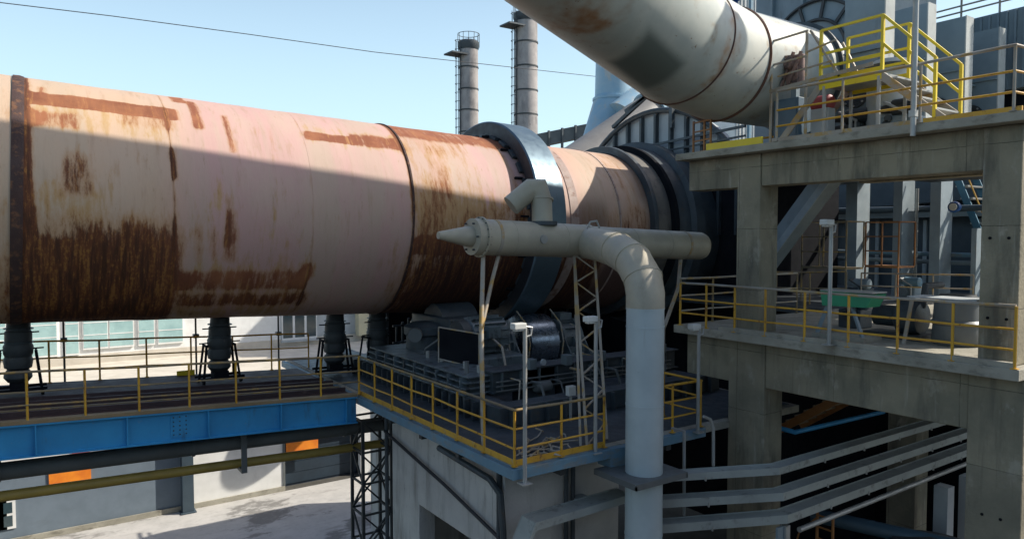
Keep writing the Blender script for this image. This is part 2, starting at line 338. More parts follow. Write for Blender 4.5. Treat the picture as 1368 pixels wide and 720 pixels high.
# paint loss, rust and the shade painted in at the drum end: (attribute, px0, py0, px1, py1, strength, softness m)
KMARK = [
 ('rust', 22,285,236,436,.62,.2), ('rust', 22,325,236,436,.35,.15), ('dark', 14,280,238,436,1,.3), ('rust', 60,330,236,436,.35,.3),
 ('rust', 84,205,124,262,.72,.10), ('dark', 84,205,124,262,.9,.12), ('yel', 50,244,76,282,.5,.15), ('dark', 50,244,76,282,.5,.15), ('rust', 54,250,74,276,.3,.1),
 ('rust', 24,330,60,436,.3,.3), ('yel', 24,270,236,436,.5,.4),
 ('rust', 22,133,233,148,1.35,.022), ('dark', 22,133,233,148,.25,.05), ('rust', 22,146,60,168,.9,.07), ('rust', 160,146,232,172,.55,.10), ('rust', 60,150,110,172,.62,.05),
 ('yel', 22,135,232,180,.5,.1), ('rust', 228,198,237,240,.8,.035), ('dark', 226,190,238,245,1,.05),
 ('rust', 255,137,268,172,.95,.04), ('rust', 301,155,311,205,.8,.03), ('rust', 50,116,60,134,.8,.04), ('rust', 228,131,246,137,.9,.03),
 ('rust', 238,362,412,387,.85,.07), ('rust', 240,390,410,408,.55,.09), ('rust', 300,345,412,365,.25,.1), ('rust', 236,392,414,428,.28,.12), ('yel', 236,350,414,432,.6,.15), ('dark', 236,385,414,432,.6,.2),
 ('rust', 277,228,300,265,.30,.12), ('rust', 262,300,268,352,.4,.06), ('rust', 283,305,288,350,.4,.05), ('rust', 380,320,392,360,.3,.08), ('dark', 276,220,312,330,.8,.1), ('rust', 300,262,310,330,.5,.05), ('yel', 284,235,300,285,.45,.12), ('rust', 360,170,368,215,.3,.04), ('yel', 240,215,320,340,.22,.3), ('rust', 240,300,330,350,.22,.2),
 ('rust', 300,280,318,350,.5,.06), ('rust', 400,352,420,372,.5,.05), ('yel', 330,300,420,350,.25,.2), ('yel', 90,200,150,300,.35,.3), ('rust', 130,300,236,330,.18,.2),
 ('rust', 408,179,470,190,1.15,.03), ('rust', 468,182,536,198,.95,.05), ('yel', 400,174,540,200,.5,.08), ('yel', 335,205,420,330,.15,.3),
 ('rust', 524,168,690,192,.85,.10), ('rust', 540,188,620,208,.35,.15), ('pink', 640,170,700,300,.8,.4), ('yel', 540,188,650,300,.42,.35), ('rust', 575,215,600,262,.25,.12), ('rust', 548,195,562,262,.2,.08), ('rust', 560,215,630,262,.25,.2),
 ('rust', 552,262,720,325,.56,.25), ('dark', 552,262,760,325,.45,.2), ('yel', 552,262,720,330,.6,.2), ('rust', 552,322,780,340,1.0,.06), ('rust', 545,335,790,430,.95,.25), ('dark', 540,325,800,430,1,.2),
 ('grime_shade', 575,335,800,440,.85,.6), ('grime_shade', 500,385,600,440,.35,.4), ('rust', 515,330,560,420,.3,.2), ('pink', 240,60,1000,440,.9,.4), ('pink', 545,60,640,300,-.4,.5),
 ('pink', 765,180,900,300,-.65,.2), ('rust', 770,275,880,330,.4,.25), ('rust', 800,205,860,262,.12,.2), ('dark', 770,275,900,330,.8,.25), ('grime_shade', 765,270,812,330,.55,.15),
 ('rust', 830,215,880,330,.2,.3), ('grime_shade', 870,205,900,330,.8,.2), ('grime_shade', 800,325,900,420,.95,.3), ('grime_shade', 840,205,880,270,.5,.2),  # drum end: shade put into the colour
]
def kiln_fields(X, TH):
    """X, TH arrays -> dict of attribute arrays"""
    out = {k: np.zeros_like(X) for k in ('rust', 'dark', 'yel', 'pink', 'grime_shade')}
    Rm = KR*math.pi/180
    wob = .012*np.sin(X*3.1+TH*.07)+.012*np.sin(X*7.7+1)+.01*np.sin(TH*.35)
    for (k, x0, y0, x1, y1, st, sf) in KMARK:
        xm, ym = (x0+x1)/2, (y0+y1)/2
        X0 = kuv(x0, ym)[0]; X1 = kuv(x1, ym)[0]; tt = kuv(xm, y0)[1]; tb = kuv(xm, y1)[1]
        if y1 >= 412: tb = -140
        if y0 < 100: tt = 170
        s1 = .5*(1+np.tanh((X-X0+wob*.6)/sf))*.5*(1+np.tanh((X1-X+wob*.6)/sf))
        s2 = .5*(1+np.tanh(((TH-tb)*Rm)/sf))*.5*(1+np.tanh(((tt-TH)*Rm+wob)/(sf*1.3)))
        out[k] += st*s1*s2
    # everything past the photographed face carries ordinary scattered rust
    far = .5*(1+np.tanh((X*-1-.3)/.2)); out['rust'] += far*(.12+.35*(TH<-25)); out['dark'] += far*.7; out['yel'] += far*.3*(TH<0)
    # rusted belts either side of the seams
    for xs, wd, st in ((.10, .10, 1.5), (2.6, .04, .55), (5.5, .03, .35), (8.02, .05, .7), (11.2, .25, .3)):
        out['rust'] += st*np.exp(-((X-xs)/wd)**2); out['dark'] += (1.2 if xs < .2 else .6)*np.exp(-((X-xs)/wd)**2)
    for k in out: out[k] = np.clip(out[k], 0, 1.6 if k == 'rust' else 1)
    return out
def shell(name, x0, x1, parent, r=KR, dx=.06, dth=1.25):
    nx = max(2, int((x1-x0)/dx)+1); nt = int(360/dth)
    xs = np.linspace(x0, x1, nx); ths = np.arange(nt)*dth-180
    X, TH = np.meshgrid(xs, ths, indexing='ij')
    # slight plate out-of-roundness
    rr = r+.004*np.sin(TH*.11+X*1.7)+.003*np.sin(X*5+TH*.05)
    a = np.radians(TH); P = np.stack([X, KY-rr*np.cos(a), KZ-S*X+rr*np.sin(a)], -1).reshape(-1, 3)
    base = np.array([(x0+x1)/2, KY, kz((x0+x1)/2)])
    i, j = np.meshgrid(np.arange(nx-1), np.arange(nt), indexing='ij'); j2 = (j+1) % nt
    F = np.stack([i*nt+j, i*nt+j2, (i+1)*nt+j2, (i+1)*nt+j], -1).reshape(-1, 4)
    me = bpy.data.meshes.new(name); me.from_pydata((P-base).tolist(), [], F.tolist())
    me.polygons.foreach_set('use_smooth', [True]*len(F))
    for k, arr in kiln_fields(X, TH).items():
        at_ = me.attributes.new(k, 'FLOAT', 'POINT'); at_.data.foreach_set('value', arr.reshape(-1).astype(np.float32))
    me.materials.append(KM); me.update()
    o = bpy.data.objects.new(name, me); COL.objects.link(o); o.parent = parent; o.location = Vector(base)-worldloc(parent)
    return o
kiln = thing('rotary_kiln', 'huge horizontal rusty pink steel kiln drum with a riding ring round it', 'kiln', (8, KY, kz(8)-KR))
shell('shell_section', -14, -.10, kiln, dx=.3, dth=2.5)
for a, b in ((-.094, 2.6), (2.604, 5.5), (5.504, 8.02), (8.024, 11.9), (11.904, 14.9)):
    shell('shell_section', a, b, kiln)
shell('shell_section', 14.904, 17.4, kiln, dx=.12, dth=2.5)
def kring(name, x, prof, mat, parent, n=96, label=None):
    """ring about the kiln axis: prof = [(dx, r)]"""
    return obj(name, MB().rev((x, KY, kz(x)), (1, 0, -S), prof, n, caps=False), mat, parent, loc=(x, KY, kz(x)), label=label)
M['weld'] = worn('rusty_weld_band', (.06, .032, .027), .8, var=(.04, .022, .02), bump=.4, patches=(((.2, .09, .04), 6, .5, .65, (1, 1, 1), .7),))
kring('weld_band', -.15, [(0, 2.59), (0, 2.625), (.12, 2.63), (.20, 2.61), (.20, 2.59)], 'weld', kiln)
for x in (8.0,): kring('weld_band', x, [(0, 2.59), (0, 2.625), (.05, 2.625), (.05, 2.59)], 'weld', kiln)
M['paintring'] = worn('dusty_pink_band', (.42, .32, .28), .7, var=(.3, .22, .19), patches=((RUST, 4, .5, .62, (1, 1, 1), .6),))
for x, wd in ((13.0, .3), (14.9, .06)): kring('backing_ring', x, [(0, 2.59), (0, 2.618), (wd, 2.618), (wd, 2.59)], 'paintring', kiln)
ty = kring('riding_ring', 11.5, [(0, 2.70), (0, 2.9), (.0, 3.06), (.035, 3.1), (.93, 3.1), (.965, 3.06), (.965, 2.70), (0, 2.70)], 'tyre', kiln, 144,
           label='polished steel riding ring around the drum')
ty.data.materials.append(M['tyreside'])
for p in ty.data.polygons:
    c = p.center
    if abs(p.normal.x) > .9 or math.hypot(c.y, c.z) < 2.95: p.material_index = 1
for k in range(30):
    th = k*12; p = kp(11.465, 2.655, th); q = kp(12.52, 2.655, th); n = (kp(0, 1, th)-kp(0, 0, th))
    obj('tyre_pad', MB().bar(p, q, .34, .08, up=n), 'dark', kiln, loc=p)
    if k % 2 == 0:
        obj('stop_block', MB().bar(kp(11.24, 2.64, th+4), kp(11.48, 2.66, th+4), .05, .06, up=n), 'black', kiln, loc=p)
# discharge-end cowl and seal
kring('seal_flange', 16.15, [(0, 2.62), (0, 2.84), (.10, 2.86), (.16, 2.84), (.16, 2.62)], 'dark', kiln)
kring('cooling_cowl', 16.32, [(0, 2.62), (0, 2.76), (.62, 2.76), (.62, 2.62)], worn('brown_grey_cowl', (.17, .15, .12), .6, var=(.10, .095, .09), patches=(((.05, .05, .05), 2, .5, .7, (1, 1, 1), .7),)), kiln)
kring('seal_flange', 16.96, [(0, 2.6), (0, 2.95), (.16, 2.95), (.16, 2.6)], 'black', kiln)
hood = thing('kiln_hood', 'dark kiln hood with arched ribbed grey panel closing the drum end', 'kiln hood', (20, KY, 2))
kh = 'black'
obj('seal_housing', MB().rev((17.14, KY, kz(17)), (1, 0, -S), [(0, 2.5), (0, 2.9), (.5, 2.95), (.55, 3.15), (.95, 3.15), (1.0, 2.95), (2, 2.95)], 72, caps=False), 'dark', hood)
bx('hood_casing', hood, 'black', 19.0, 24, 14.6, 22.6, 2, 13.6)
arc = [V(19.05, KY-4.45*math.cos(math.radians(a)), 11.5+4.45*math.sin(math.radians(a))) for a in range(0, 181, 6)]
obj('arched_panel', MB().prism(arc+[V(19.05, KY+4.45, 10), V(19.05, KY-4.45, 10)], (.25, 0, 0)), 'ltgrey', hood)
obj('arch_pipe', MB().path([p+V(-.16, 0, 0) for p in arc], .10, 8), 'dark', hood)
for i, y in enumerate(np.arange(15.0, 23, .72)):
    zt = 11.5+math.sqrt(max(.1, 4.45**2-(y-KY)**2))
    obj('rib', MB().box(18.88, 19.05, y-.05, y+.05, 11.5, zt), 'dark', hood)
obj('cross_rail', MB().bar((18.8, 14.6, 14.9), (18.8, 22.6, 14.55), .08, .08), 'dark', hood)
obj('cross_rail', MB().bar((18.8, 14.6, 14.6), (18.8, 22.6, 14.25), .06, .06), 'dark', hood)
obj('roof_strut', MB().bar((18.7, 19.9, 16.1), (18.7, 16.5, 17.3), .12, .12).bar((18.7, 17.6, 15.2), (18.7, 17.6, 17.0), .14, .14).bar((18.7, 20.6, 15.6), (18.7, 18.0, 16.9), .12, .12), 'dark', hood)

# ================================================================== PIER AND ROLLER STATION
PZ = 7.65
pier = thing('kiln_pier', 'pale concrete kiln pier with blue edged deck and a dark opening', 'concrete pier', (9.4, 13, 0))
bx('front_wall', pier, 'pier', 7.0, 9.75, 10.5, 10.9, 0, 7.488, .02)
# left wall with the opening
obj('side_wall', MB().box(7.0, 7.4, 10.9, 11.4, 0, 7.488).box(7.0, 7.4, 13.85, 15.2, 0, 7.488).box(7.0, 7.4, 11.4, 13.85, 5.62, 7.488), 'pier', pier, loc=(7.2, 13, 0), bevel=.015)
obj('inner_wall', MB().box(9.35, 9.75, 10.9, 22, 0, 7.488).box(7.4, 9.35, 14.8, 15.2, 0, 7.488), 'pier', pier)
bx('inner_floor', pier, 'black', 7.42, 9.33, 10.92, 14.78, .006, .1)
bx('deck', pier, 'slab', 6.62, 14.4, 9.62, 22, 7.49, PZ-.01)
for x_ in (7.6, 8.8, 10.2): bx('bracket_beam', pier, 'fan', x_, x_+.12, 9.65, 10.495, 7.3, 7.487)
for y_ in (11.5, 13, 14.5): bx('bracket_beam', pier, 'fan', 6.64, 6.995, y_, y_+.12, 7.3, 7.487)
bx('deck_plate', pier, 'dark', 6.75, 14.3, 9.8, 21.9, PZ-.01, PZ)
obj('edge_plate', MB().box(6.5, 6.62, 9.5, 22.1, 7.46, PZ-.02).box(6.62, 8.62, 9.5, 9.62, 7.46, PZ-.02), 'ltblue', pier, bevel=.008)
obj('edge_plate', MB().box(9.75, 11.15, 9.5, 9.62, 7.46, PZ-.02).box(11.03, 11.15, 9.62, 12, 7.46, PZ-.02), 'ltblue', pier, bevel=.008)
obj('corner_bracket', MB().prism([V(8.62, 9.5, 7.63), V(9.0, 9.45, 7.63), V(9.3, 9.85, 7.63), V(8.62, 9.85, 7.63)], (0, 0, -.35)), 'ltblue', pier)
for y in (10.6, 15.4): obj('conduit', MB().tube((6.95, y, 0), (6.95, y, 7.3), .05, n=8), 'dark', pier)
obj('cable_bundle', MB().path([V(6.9, 15.4, 6.9), V(6.9, 12.5, 6.45), V(6.92, 10.55, 6.05), V(7.02, 10.44, 5.9), V(7.02, 10.44, 0)], .035, 6), 'wire', pier)
obj('cable_bundle', MB().path([V(6.82, 12.6, 7.2), V(6.82, 10.7, 7.1), V(6.86, 10.42, 6.9), V(6.92, 10.42, 6.2), V(6.92, 10.42, 0)], .06, 8), 'dark', pier)
for px in (755, 764): 
    p = at(px, 650, Y=10.45); obj('conduit', MB().tube((p.x, 10.42, 0), (p.x, 10.42, 7.25), .045, n=8), 'dark', pier)
bx('junction_box', pier, 'ltgrey', 8.5, 8.8, 10.3, 10.5, 6.2, 6.5, .01)
# rollers
rs = thing('roller_station', 'dark greasy support rollers on a ribbed base frame under the drum', 'machine', (11, 15, PZ))
obj('base_frame', MB().box(7.7, 14.2, 11.7, 12.15, PZ, 8.05).box(7.7, 8.15, 12.15, 21.5, PZ, 8.05).box(10.2, 10.7, 12.15, 21.5, PZ, 8.02).box(13.3, 13.8, 12.15, 21.5, PZ, 8.02).box(8.2, 10.2, 15.4, 15.9, PZ, 8.0).box(8.15, 14, 14.5, 18.9, 7.9, 7.97), 'dark', rs, bevel=.015)
for i in range(22):
    y = 12.2+i*.32; obj('stiffener', MB().box(7.56, 7.69, y, y+.04, PZ+.003, 8.03), 'dark', rs)
for i in range(14):
    x = 7.9+i*.45; obj('stiffener', MB().box(x, x+.04, 11.57, 11.69, PZ+.003, 8.03), 'dark', rs)
RC = V(12.0, 16.72, 8.42)
M['housing'] = worn('oily_housing_paint', (.13, .165, .18), .4, var=(.08, .10, .112), patches=(((.02, .02, .02), 5, .52, .64, (1, 1, .5), .8), ((.16, .14, .11), 3, .6, .7, (1, 1, 1), .6)), bump=.2)
M['roller'] = worn('roller_steel', (.16, .20, .26), .28, .85, var=(.12, .15, .19))
def roller(yc, s):
    rc = V(12.0, yc, 8.40)
    r = obj('support_roller', MB().rev(rc-V(.5, 0, -S*.5), (1, 0, -S), [(0, .2), (0, .70), (.02, .82), (.98, .82), (1.0, .70), (1.0, .2)], 48), 'roller', rs, loc=rc)
    obj('roller_shaft', MB().rev(rc-V(1.9, 0, 0), (1, 0, 0), [(0, .16), (3.8, .16)], 20), 'dark', rs, loc=rc)
    for sx in (-1, 1):
        c = rc+V(sx*1.2, 0, .02)
        h = MB().rev(c-V(.40, 0, 0), (1, 0, 0), [(0, .34), (0, .54), (.05, .60), (.14, .60), (.16, .52), (.64, .52), (.66, .60), (.75, .60), (.8, .54), (.8, .34)], 32)
        h.box(c.x-.36, c.x+.36, c.y-.72, c.y+.72, 7.98, 8.26)
        hh = obj('bearing_housing', h, 'housing', rs, loc=c)
        for q in range(10):
            a = q*PI/5; pp = c+V(-.40, .45*math.cos(a), .45*math.sin(a))
            obj('bolt', MB().tube(pp, pp+V(-.05, 0, 0), .035, n=6), 'galv', hh, loc=pp)
        obj('end_cover', MB().rev(c-V(.40, 0, 0), (-1, 0, 0), [(0, .36), (.05, .34), (.08, .2), (.1, .2)], 24), 'housing', hh, loc=c)
        for q in range(7):
            a = PI*(.08+.84*q/6); m1 = c+V(-.26, -math.cos(a)*.5, math.sin(a)*.5); m2 = c+V(-.26, -math.cos(a)*.62, math.sin(a)*.62)
            obj('rib', MB().bar(m1, m1+V(.52, 0, 0), .04, .2, up=(m2-m1)), 'housing', hh, loc=m1)
        obj('pillow_foot', MB().box(c.x-.45, c.x+.45, c.y-.95, c.y+.85, 7.971, 8.05), 'housing', hh, loc=c)
        for fx in (-.35, 0, .35):
            obj('gusset', MB().prism([V(c.x+fx-.02, c.y-.72, 8.05), V(c.x+fx-.02, c.y-.93, 8.05), V(c.x+fx-.02, c.y-.52, 8.62), V(c.x+fx-.02, c.y-.5, 8.3)], (.04, 0, 0)), 'housing', hh, loc=c)
            pp = V(c.x+fx+.1, c.y-.85, 8.05); obj('bolt', MB().tube(pp, pp+V(0, 0, .07), .035, n=6), 'galv', hh, loc=pp)
        obj('grease_pipe', MB().path([c+V(-.1, -.5, .5), c+V(-.1, -.75, .45), c+V(-.1, -.9, .1), c+V(-.1, -1.0, -.3), c+V(.2, -1.4, -.38)], .018, 6), 'rail_grey', hh, loc=c)
        obj('cover_box', MB().box(c.x-.22, c.x+.22, c.y-.2, c.y+.25, c.z+.56, c.z+.78), 'housing', hh, loc=c, bevel=.02)
        obj('oil_cup', MB().tube(c+V(.28, -.3, .5), c+V(.28, -.3, .72), .05, n=12), 'galv', hh, loc=c)
roller(RC.y, -1); roller(2*KY-RC.y, 1)
obj('roller_guard', MB().path([V(11.42, 15.95, 7.98), V(11.42, 15.86, 8.5), V(11.42, 16.0, 9.0), V(11.42, 16.5, 9.35)], .02, 6).path([V(12.58, 15.95, 7.98), V(12.58, 15.86, 8.5), V(12.58, 16.0, 9.0), V(12.58, 16.5, 9.35)], .02, 6), 'rail_grey', rs)
gd = thing('thrust_device', 'dark drum shaped thrust unit standing left of the rollers', 'machine', (8.9, 17, PZ))
obj('drum', MB().rev((8.9, 17.2, PZ), (0,0,1), [(0, .62), (.3, .62), (.35, .5), (1.15, .5), (1.2, .56), (1.4, .56), (1.5, .35)], 32), 'dark', gd)
obj('gauge_housing', MB().rev((8.38, 16.7, 8.9), (-.6, -.8, 0), [(0, .18), (.14, .18), (.14, .12)], 20), 'greypipe', gd)
obj('foot_plate', MB().box(8.22, 9.7, 16.4, 18, PZ+.002, PZ+.1), 'dark', gd)
obj('oil_pipe', MB().path([V(8.4, 16.5, 8.1), V(8.4, 16.2, 8.6), V(8.7, 15.9, 8.9), V(9.6, 15.9, 8.9), V(10.3, 16.1, 8.7)], .03, 6), 'greypipe', gd)
gp = thing('guard_screen', 'dark sheet screen with a pale tube frame left of the rollers', 'screen', at(612, 487, Y=14.6))
A_, B_, C_, D_ = at(586, 437, Y=15), at(640, 446, Y=14.2), at(640, 492, Y=14.2), at(586, 479, Y=15)
obj('sheet', MB().prism([A_, B_, C_, D_], (.02, .03, 0)), 'black', gp)
obj('tube_frame', MB().path([A_, B_, C_, D_, A_], .018, 6), 'rail_grey', gp)
for p in (C_, D_): obj('leg', MB().tube(p, (p.x, p.y, PZ), .02, n=6), 'rail_grey', gp)
lub = thing('lubrication_unit', 'small grey oil tank with pipes behind the corner rail', 'machine', (9.6, 13.2, 8.0))
obj('tank', MB().box(9.2, 10.0, 12.9, 13.5, PZ, 8.5), 'dark', lub, bevel=.03)
obj('pump', MB().rev((9.3, 12.75, 8.1), (1, 0, 0), [(0, .1), (.05, .13), (.4, .13), (.45, .08)], 16), 'greypipe', lub)
obj('gauge', MB().rev((9.6, 12.85, 8.62), (0, -1, 0), [(0, .07), (.05, .07)], 16), 'ltgrey', lub)
# layered plates and clutter of the left base girder
for k_, (zz_, xo) in enumerate(((8.06, 0), (8.18, .04), (8.30, .08), (8.42, .12))):
    obj('girder_plate', MB().box(7.62+xo, 8.9, 13.0, 18.2, zz_, zz_+.035), 'housing', rs, loc=(8, 15, zz_), bevel=.006)
obj('girder_core', MB().box(7.85, 8.8, 13.1, 18.1, 8.05, 8.44), 'dark', rs)
for y_ in np.arange(13.2, 18.1, .55): obj('gusset', MB().box(7.66, 7.84, y_, y_+.03, 8.055, 8.42), 'housing', rs, loc=(7.7, y_, 8.05))
for k_, y_ in enumerate((13.3, 13.9, 15.0, 15.7)):
    c_ = V(8.2, y_, 8.46); obj('anchor_bolt', MB().tube(c_, c_+V(0, 0, .16), .05, n=8), 'galv', rs, loc=c_)
obj('front_girder', MB().box(8.3, 13.9, 12.9, 13.3, 8.06, 8.5).box(8.25, 13.95, 12.82, 13.38, 8.5, 8.54).box(8.25, 13.95, 12.82, 13.38, 8.05, 8.09), 'dark', rs, bevel=.01)
for x_ in np.arange(8.5, 13.9, .5): obj('gusset', MB().box(x_, x_+.03, 12.83, 12.899, 8.09, 8.5), 'housing', rs, loc=(x_, 12.9, 8.1))
dv = thing('drive_motor_set', 'blue-grey finned motor and gearbox filling the deck left of the rollers', 'motor', (9.6, 15.0, 8.05))
c_ = V(9.5, 15.2, 8.95)
obj('motor_body', MB().rev(c_-V(.55, 0, 0), (1, 0, 0), [(0, .2), (0, .38), (.06, .44), (1.05, .44), (1.1, .38), (1.1, .2)], 32), 'housing', dv, loc=c_)
for q in range(16):
    a_ = 2*PI*q/16; m1 = c_+V(-.45, .47*math.cos(a_), .47*math.sin(a_)); obj('cooling_fin', MB().bar(m1, m1+V(.9, 0, 0), .018, .09, up=V(0, math.cos(a_), math.sin(a_))), 'housing', dv, loc=m1)
obj('fan_cowl', MB().rev(c_-V(.55, 0, 0), (-1, 0, 0), [(0, .45), (.22, .43), (.28, .3)], 28), 'fan', dv, loc=c_)
obj('gearbox', MB().box(8.9, 10.2, 14.3, 16.0, 8.06, 8.55), 'housing', dv, loc=c_, bevel=.03)
obj('terminal_box', MB().box(9.3, 9.65, 14.62, 14.85, 8.95, 9.25), 'housing', dv, loc=c_, bevel=.015)
obj('conduit', MB().path([V(9.45, 14.7, 8.95), V(9.4, 14.2, 8.8), V(9.3, 13.9, 8.4), V(9.2, 13.6, 8.1)], .03, 8), 'rail_grey', dv)
obj('bent_vent', MB().path([V(7.75, 13.1, 7.7), V(7.72, 13.1, 8.05), V(7.8, 13.3, 8.15), V(7.95, 13.4, 8.4), V(7.95, 13.4, 8.72)], .05, 8), 'greypipe', dv)
gc = thing('gear_guard', 'tall dark gear guard casing filling the gap up to the drum', 'machine', (9.8, 17, 8.05))
obj('casing', MB().box(9.1, 10.5, 16.2, 18.4, 8.46, 9.3), 'dark', gc, bevel=.04)
obj('dome', MB().rev((9.2, 17.3, 9.0), (1, 0, 0), [(0, .3), (0, .62), (1.1, .62), (1.1, .3)], 28), 'dark', gc)
for k_ in range(5): obj('rib', MB().box(9.2+k_*.28, 9.23+k_*.28, 16.14, 16.199, 8.5, 9.25), 'housing', gc, loc=(9.2+k_*.28, 16.15, 8.5))
obj('lug', MB().tube((9.8, 16.1, 9.1), (9.8, 16.19, 9.1), .12, n=16), 'galv', gc)
pn = thing('pipe_cluster', 'cluster of thin grey oil pipes on the front of the roller base', 'pipes', (11, 12.4, PZ))
for k_ in range(9):
    x_ = 8.7+k_*.55; z_ = 8.2+.5*random.random(); obj('oil_pipe', MB().path([V(x_, 12.8, z_), V(x_, 12.45, z_), V(x_+random.uniform(-.2, .2), 12.3, 7.9), V(x_+random.uniform(-.3, .3), 12.25, 7.7)], .018+.012*(k_ % 2), 6), 'greypipe' if k_ % 3 else 'rail_grey', pn)
for z_ in (8.12, 8.22, 8.32): obj('pipe_run', MB().tube((8.3, 12.76, z_), (13.6, 12.76, z_-.03), .02, n=6), 'greypipe', pn)
for k_ in range(5):
    x_ = 9.0+k_*1.0; bx('valve_box', pn, 'housing', x_, x_+.18, 12.5, 12.7, 8.55, 8.78, .01)
cb = thing('control_box', 'small white control box on a stalk beside the roller base', 'control box', (at(762, 528, Y=11.4)))
p = at(762, 528, Y=11.4); obj('box', MB().box(p.x-.09, p.x+.09, 11.33, 11.45, p.z, p.z+.2), 'lamphead', cb, bevel=.01); obj('stalk', MB().box(p.x-.02, p.x+.02, 11.37, 11.41, PZ, p.z), 'galv', cb)
bs_ = thing('rear_dark_sheet', 'black sheet added behind the rollers to keep the gap under the drum dark', 'wall', (14, 22.2, PZ))  # black sheet added where the gap under the drum lies in shade
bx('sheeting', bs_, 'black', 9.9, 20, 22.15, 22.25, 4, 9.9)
for k_ in range(9): bx('stud', bs_, 'dark', 10+k_*1.1, 10.08+k_*1.1, 22.08, 22.148, 7.7, 9.9)
# loose hoses on the deck
hs = MB()
for k in range(9):
    a = V(6.9+.25*random.random(), 9.8+.3*random.random(), PZ+.03)
    pts = [a]
    for q in range(9): pts.append(pts[-1]+V(random.uniform(-.05, .3), random.uniform(-.14, .2), 0)); pts[-1].x = min(pts[-1].x, 8.4); pts[-1].z = PZ+.03+.05*random.random()
    hs.path(pts, .014, 5)
tag(obj('hose_heap', hs, 'rail_grey', loc=(7.2, 10, PZ)), 'tangle of pale hoses lying inside the pier deck corner', 'hoses')

# ------------------------------------------------------------------ railings
def guardrail(label, pts, h, levels, spacing, mp='yellow', mt='yellow', mm='yellow', toe=None, group=None, r=.024, toeh=.1, skip_first=False, name='guard_rail'):
    P = [V(*p) if not isinstance(p, Vector) else p for p in pts]
    t = thing(name, label, 'railing', P[0], group)
    Q0 = P
    P_ = [P[0]]
    for i in range(len(P)-1):
        L = (P[i+1]-P[i]).length; n = max(1, round(L/spacing))
        for k in range(1, n): P_.append(P[i].lerp(P[i+1], k/n))
        P_.append(P[i+1])
    for i, lv in enumerate(levels):
        P = [p+V(random.uniform(-.007, .007), random.uniform(-.007, .007), random.uniform(-.012, .008) if 0 < j < len(P_)-1 else 0) for j, p in enumerate(P_)]
        obj('top_rail' if i == 0 else 'mid_rail', MB().path([p+V(0, 0, h*lv) for p in P], r if i == 0 else r*.8, 8), mt if i == 0 else mm, t)
    P = Q0
    for i in range(len(P)-1):
        L = (P[i+1]-P[i]).length; n = max(1, round(L/spacing))
        for k in range(n+(1 if i == len(P)-2 else 0)):
            q = P[i].lerp(P[i+1], k/n); q = q+V(random.uniform(-.004, .004), random.uniform(-.004, .004), 0)
            obj('post', MB().tube(q, q+V(0, 0, h-.01), r*.95, n=8), mp, t, loc=q)
            if h > .85: obj('post_foot', MB().box(q.x-.045, q.x+.045, q.y-.045, q.y+.045, q.z+.001, q.z+.012), mp, t, loc=q)
        if toe:
            obj('toe_board', MB().bar(P[i]+V(0, 0, toeh/2+.01), P[i+1]+V(0, 0, toeh/2+.01), .012, toeh), toe, t)
    return t
L4 = (1, .66, .33); G_PIER = 'yellow railings around the kiln pier deck'
guardrail('yellow railing around the corner of the kiln pier deck, left of the mast', [(6.6, 16.2, PZ), (6.6, 9.6, PZ), (8.55, 9.6, PZ)], .93, L4, .93, 'yellow', 'rail_olive', 'yellow', 'yellow')
guardrail('short yellow railing on the pier deck right of the white downpipe', [(9.5, 9.6, PZ), (11.1, 9.6, PZ), (11.1, 11.6, PZ)], .93, L4, .8, 'yellow', 'yellow', 'yellow', None)

# ================================================================== DUST PIPE
dp = thing('dust_extraction_pipe', 'beige round duct with pointed end bending down into a tall white downpipe', 'pipe', (8.95, 9.0, 0))
HP = lambda x: V(x, 12.0, 11.42-.034*(x-7.4))
obj('main_duct', MB().tube(HP(7.25), HP(10.1), .355, n=36), 'duct', dp, loc=HP(8.6))
obj('main_duct', MB().tube(HP(10.11), HP(13.75), .335, n=36), 'duct', dp, loc=HP(12))
obj('joint_ring', MB().tube(HP(10.06), HP(10.16), .372, n=36), 'duct', dp, loc=HP(10.1))
obj('end_cone', MB().rev(HP(7.25), (-1, 0, .034), [(0, .355), (.02, .36), (.03, .2), (.12, .2), (.75, .07)], 28), 'duct', dp, loc=HP(7.2))
for k in range(6):
    a = k*PI/3; p = HP(7.22)+V(-.01, .29*math.cos(a), .29*math.sin(a)); obj('bolt', MB().tube(p, p+V(-.04, 0, 0), .02, n=6), 'dark', dp, loc=p)
obj('end_cap', MB().rev(HP(13.75), (1, 0, -.034), [(0, .335), (.08, .31), (.16, .2), (.19, 0.01)], 36), 'duct', dp, loc=HP(13.7))
# elbow out of the duct towards the front, then down
PX, PY = 8.95, 9.0
b0, b1, b2 = V(10.15, 12.05, 11.30), V(9.35, 10.0, 11.18), V(8.95, 9.0, 10.35)
ep = [b0, V(9.75, 11.0, 11.24), V(9.42, 10.2, 11.16), V(9.14, 9.5, 10.98), V(8.99, 9.10, 10.68), V(8.95, 9.0, 10.42), V(8.95, 9.0, 10.19)]
names = 'elbow_segment'
for i in range(len(ep)-1):
    pre = ep[i-1] if i else None
full = MB().path(ep, .335, 36)
obj('elbow', full, 'duct', dp, loc=ep[2])
for q in (2, 3, 4):
    d = ((ep[q]-ep[q-1]).normalized()+(ep[q+1]-ep[q]).normalized()).normalized()
    obj('seam_ring', MB().tube(ep[q]-d*.008, ep[q]+d*.008, .352, n=36), 'duct', dp, loc=ep[q])
zs = [10.2, 9.88, 9.35, 8.2, 7.32]
obj('downpipe', MB().tube((PX, PY, 0.0), (PX, PY, 10.2), .328, n=40), 'dustpipe', dp, loc=(PX, PY, 0))
for z in (10.18, 9.86, 8.5, 6.2): obj('seam_ring', MB().tube((PX, PY, z-.012), (PX, PY, z+.012), .335, n=40), 'dustpipe', dp, loc=(PX, PY, z))
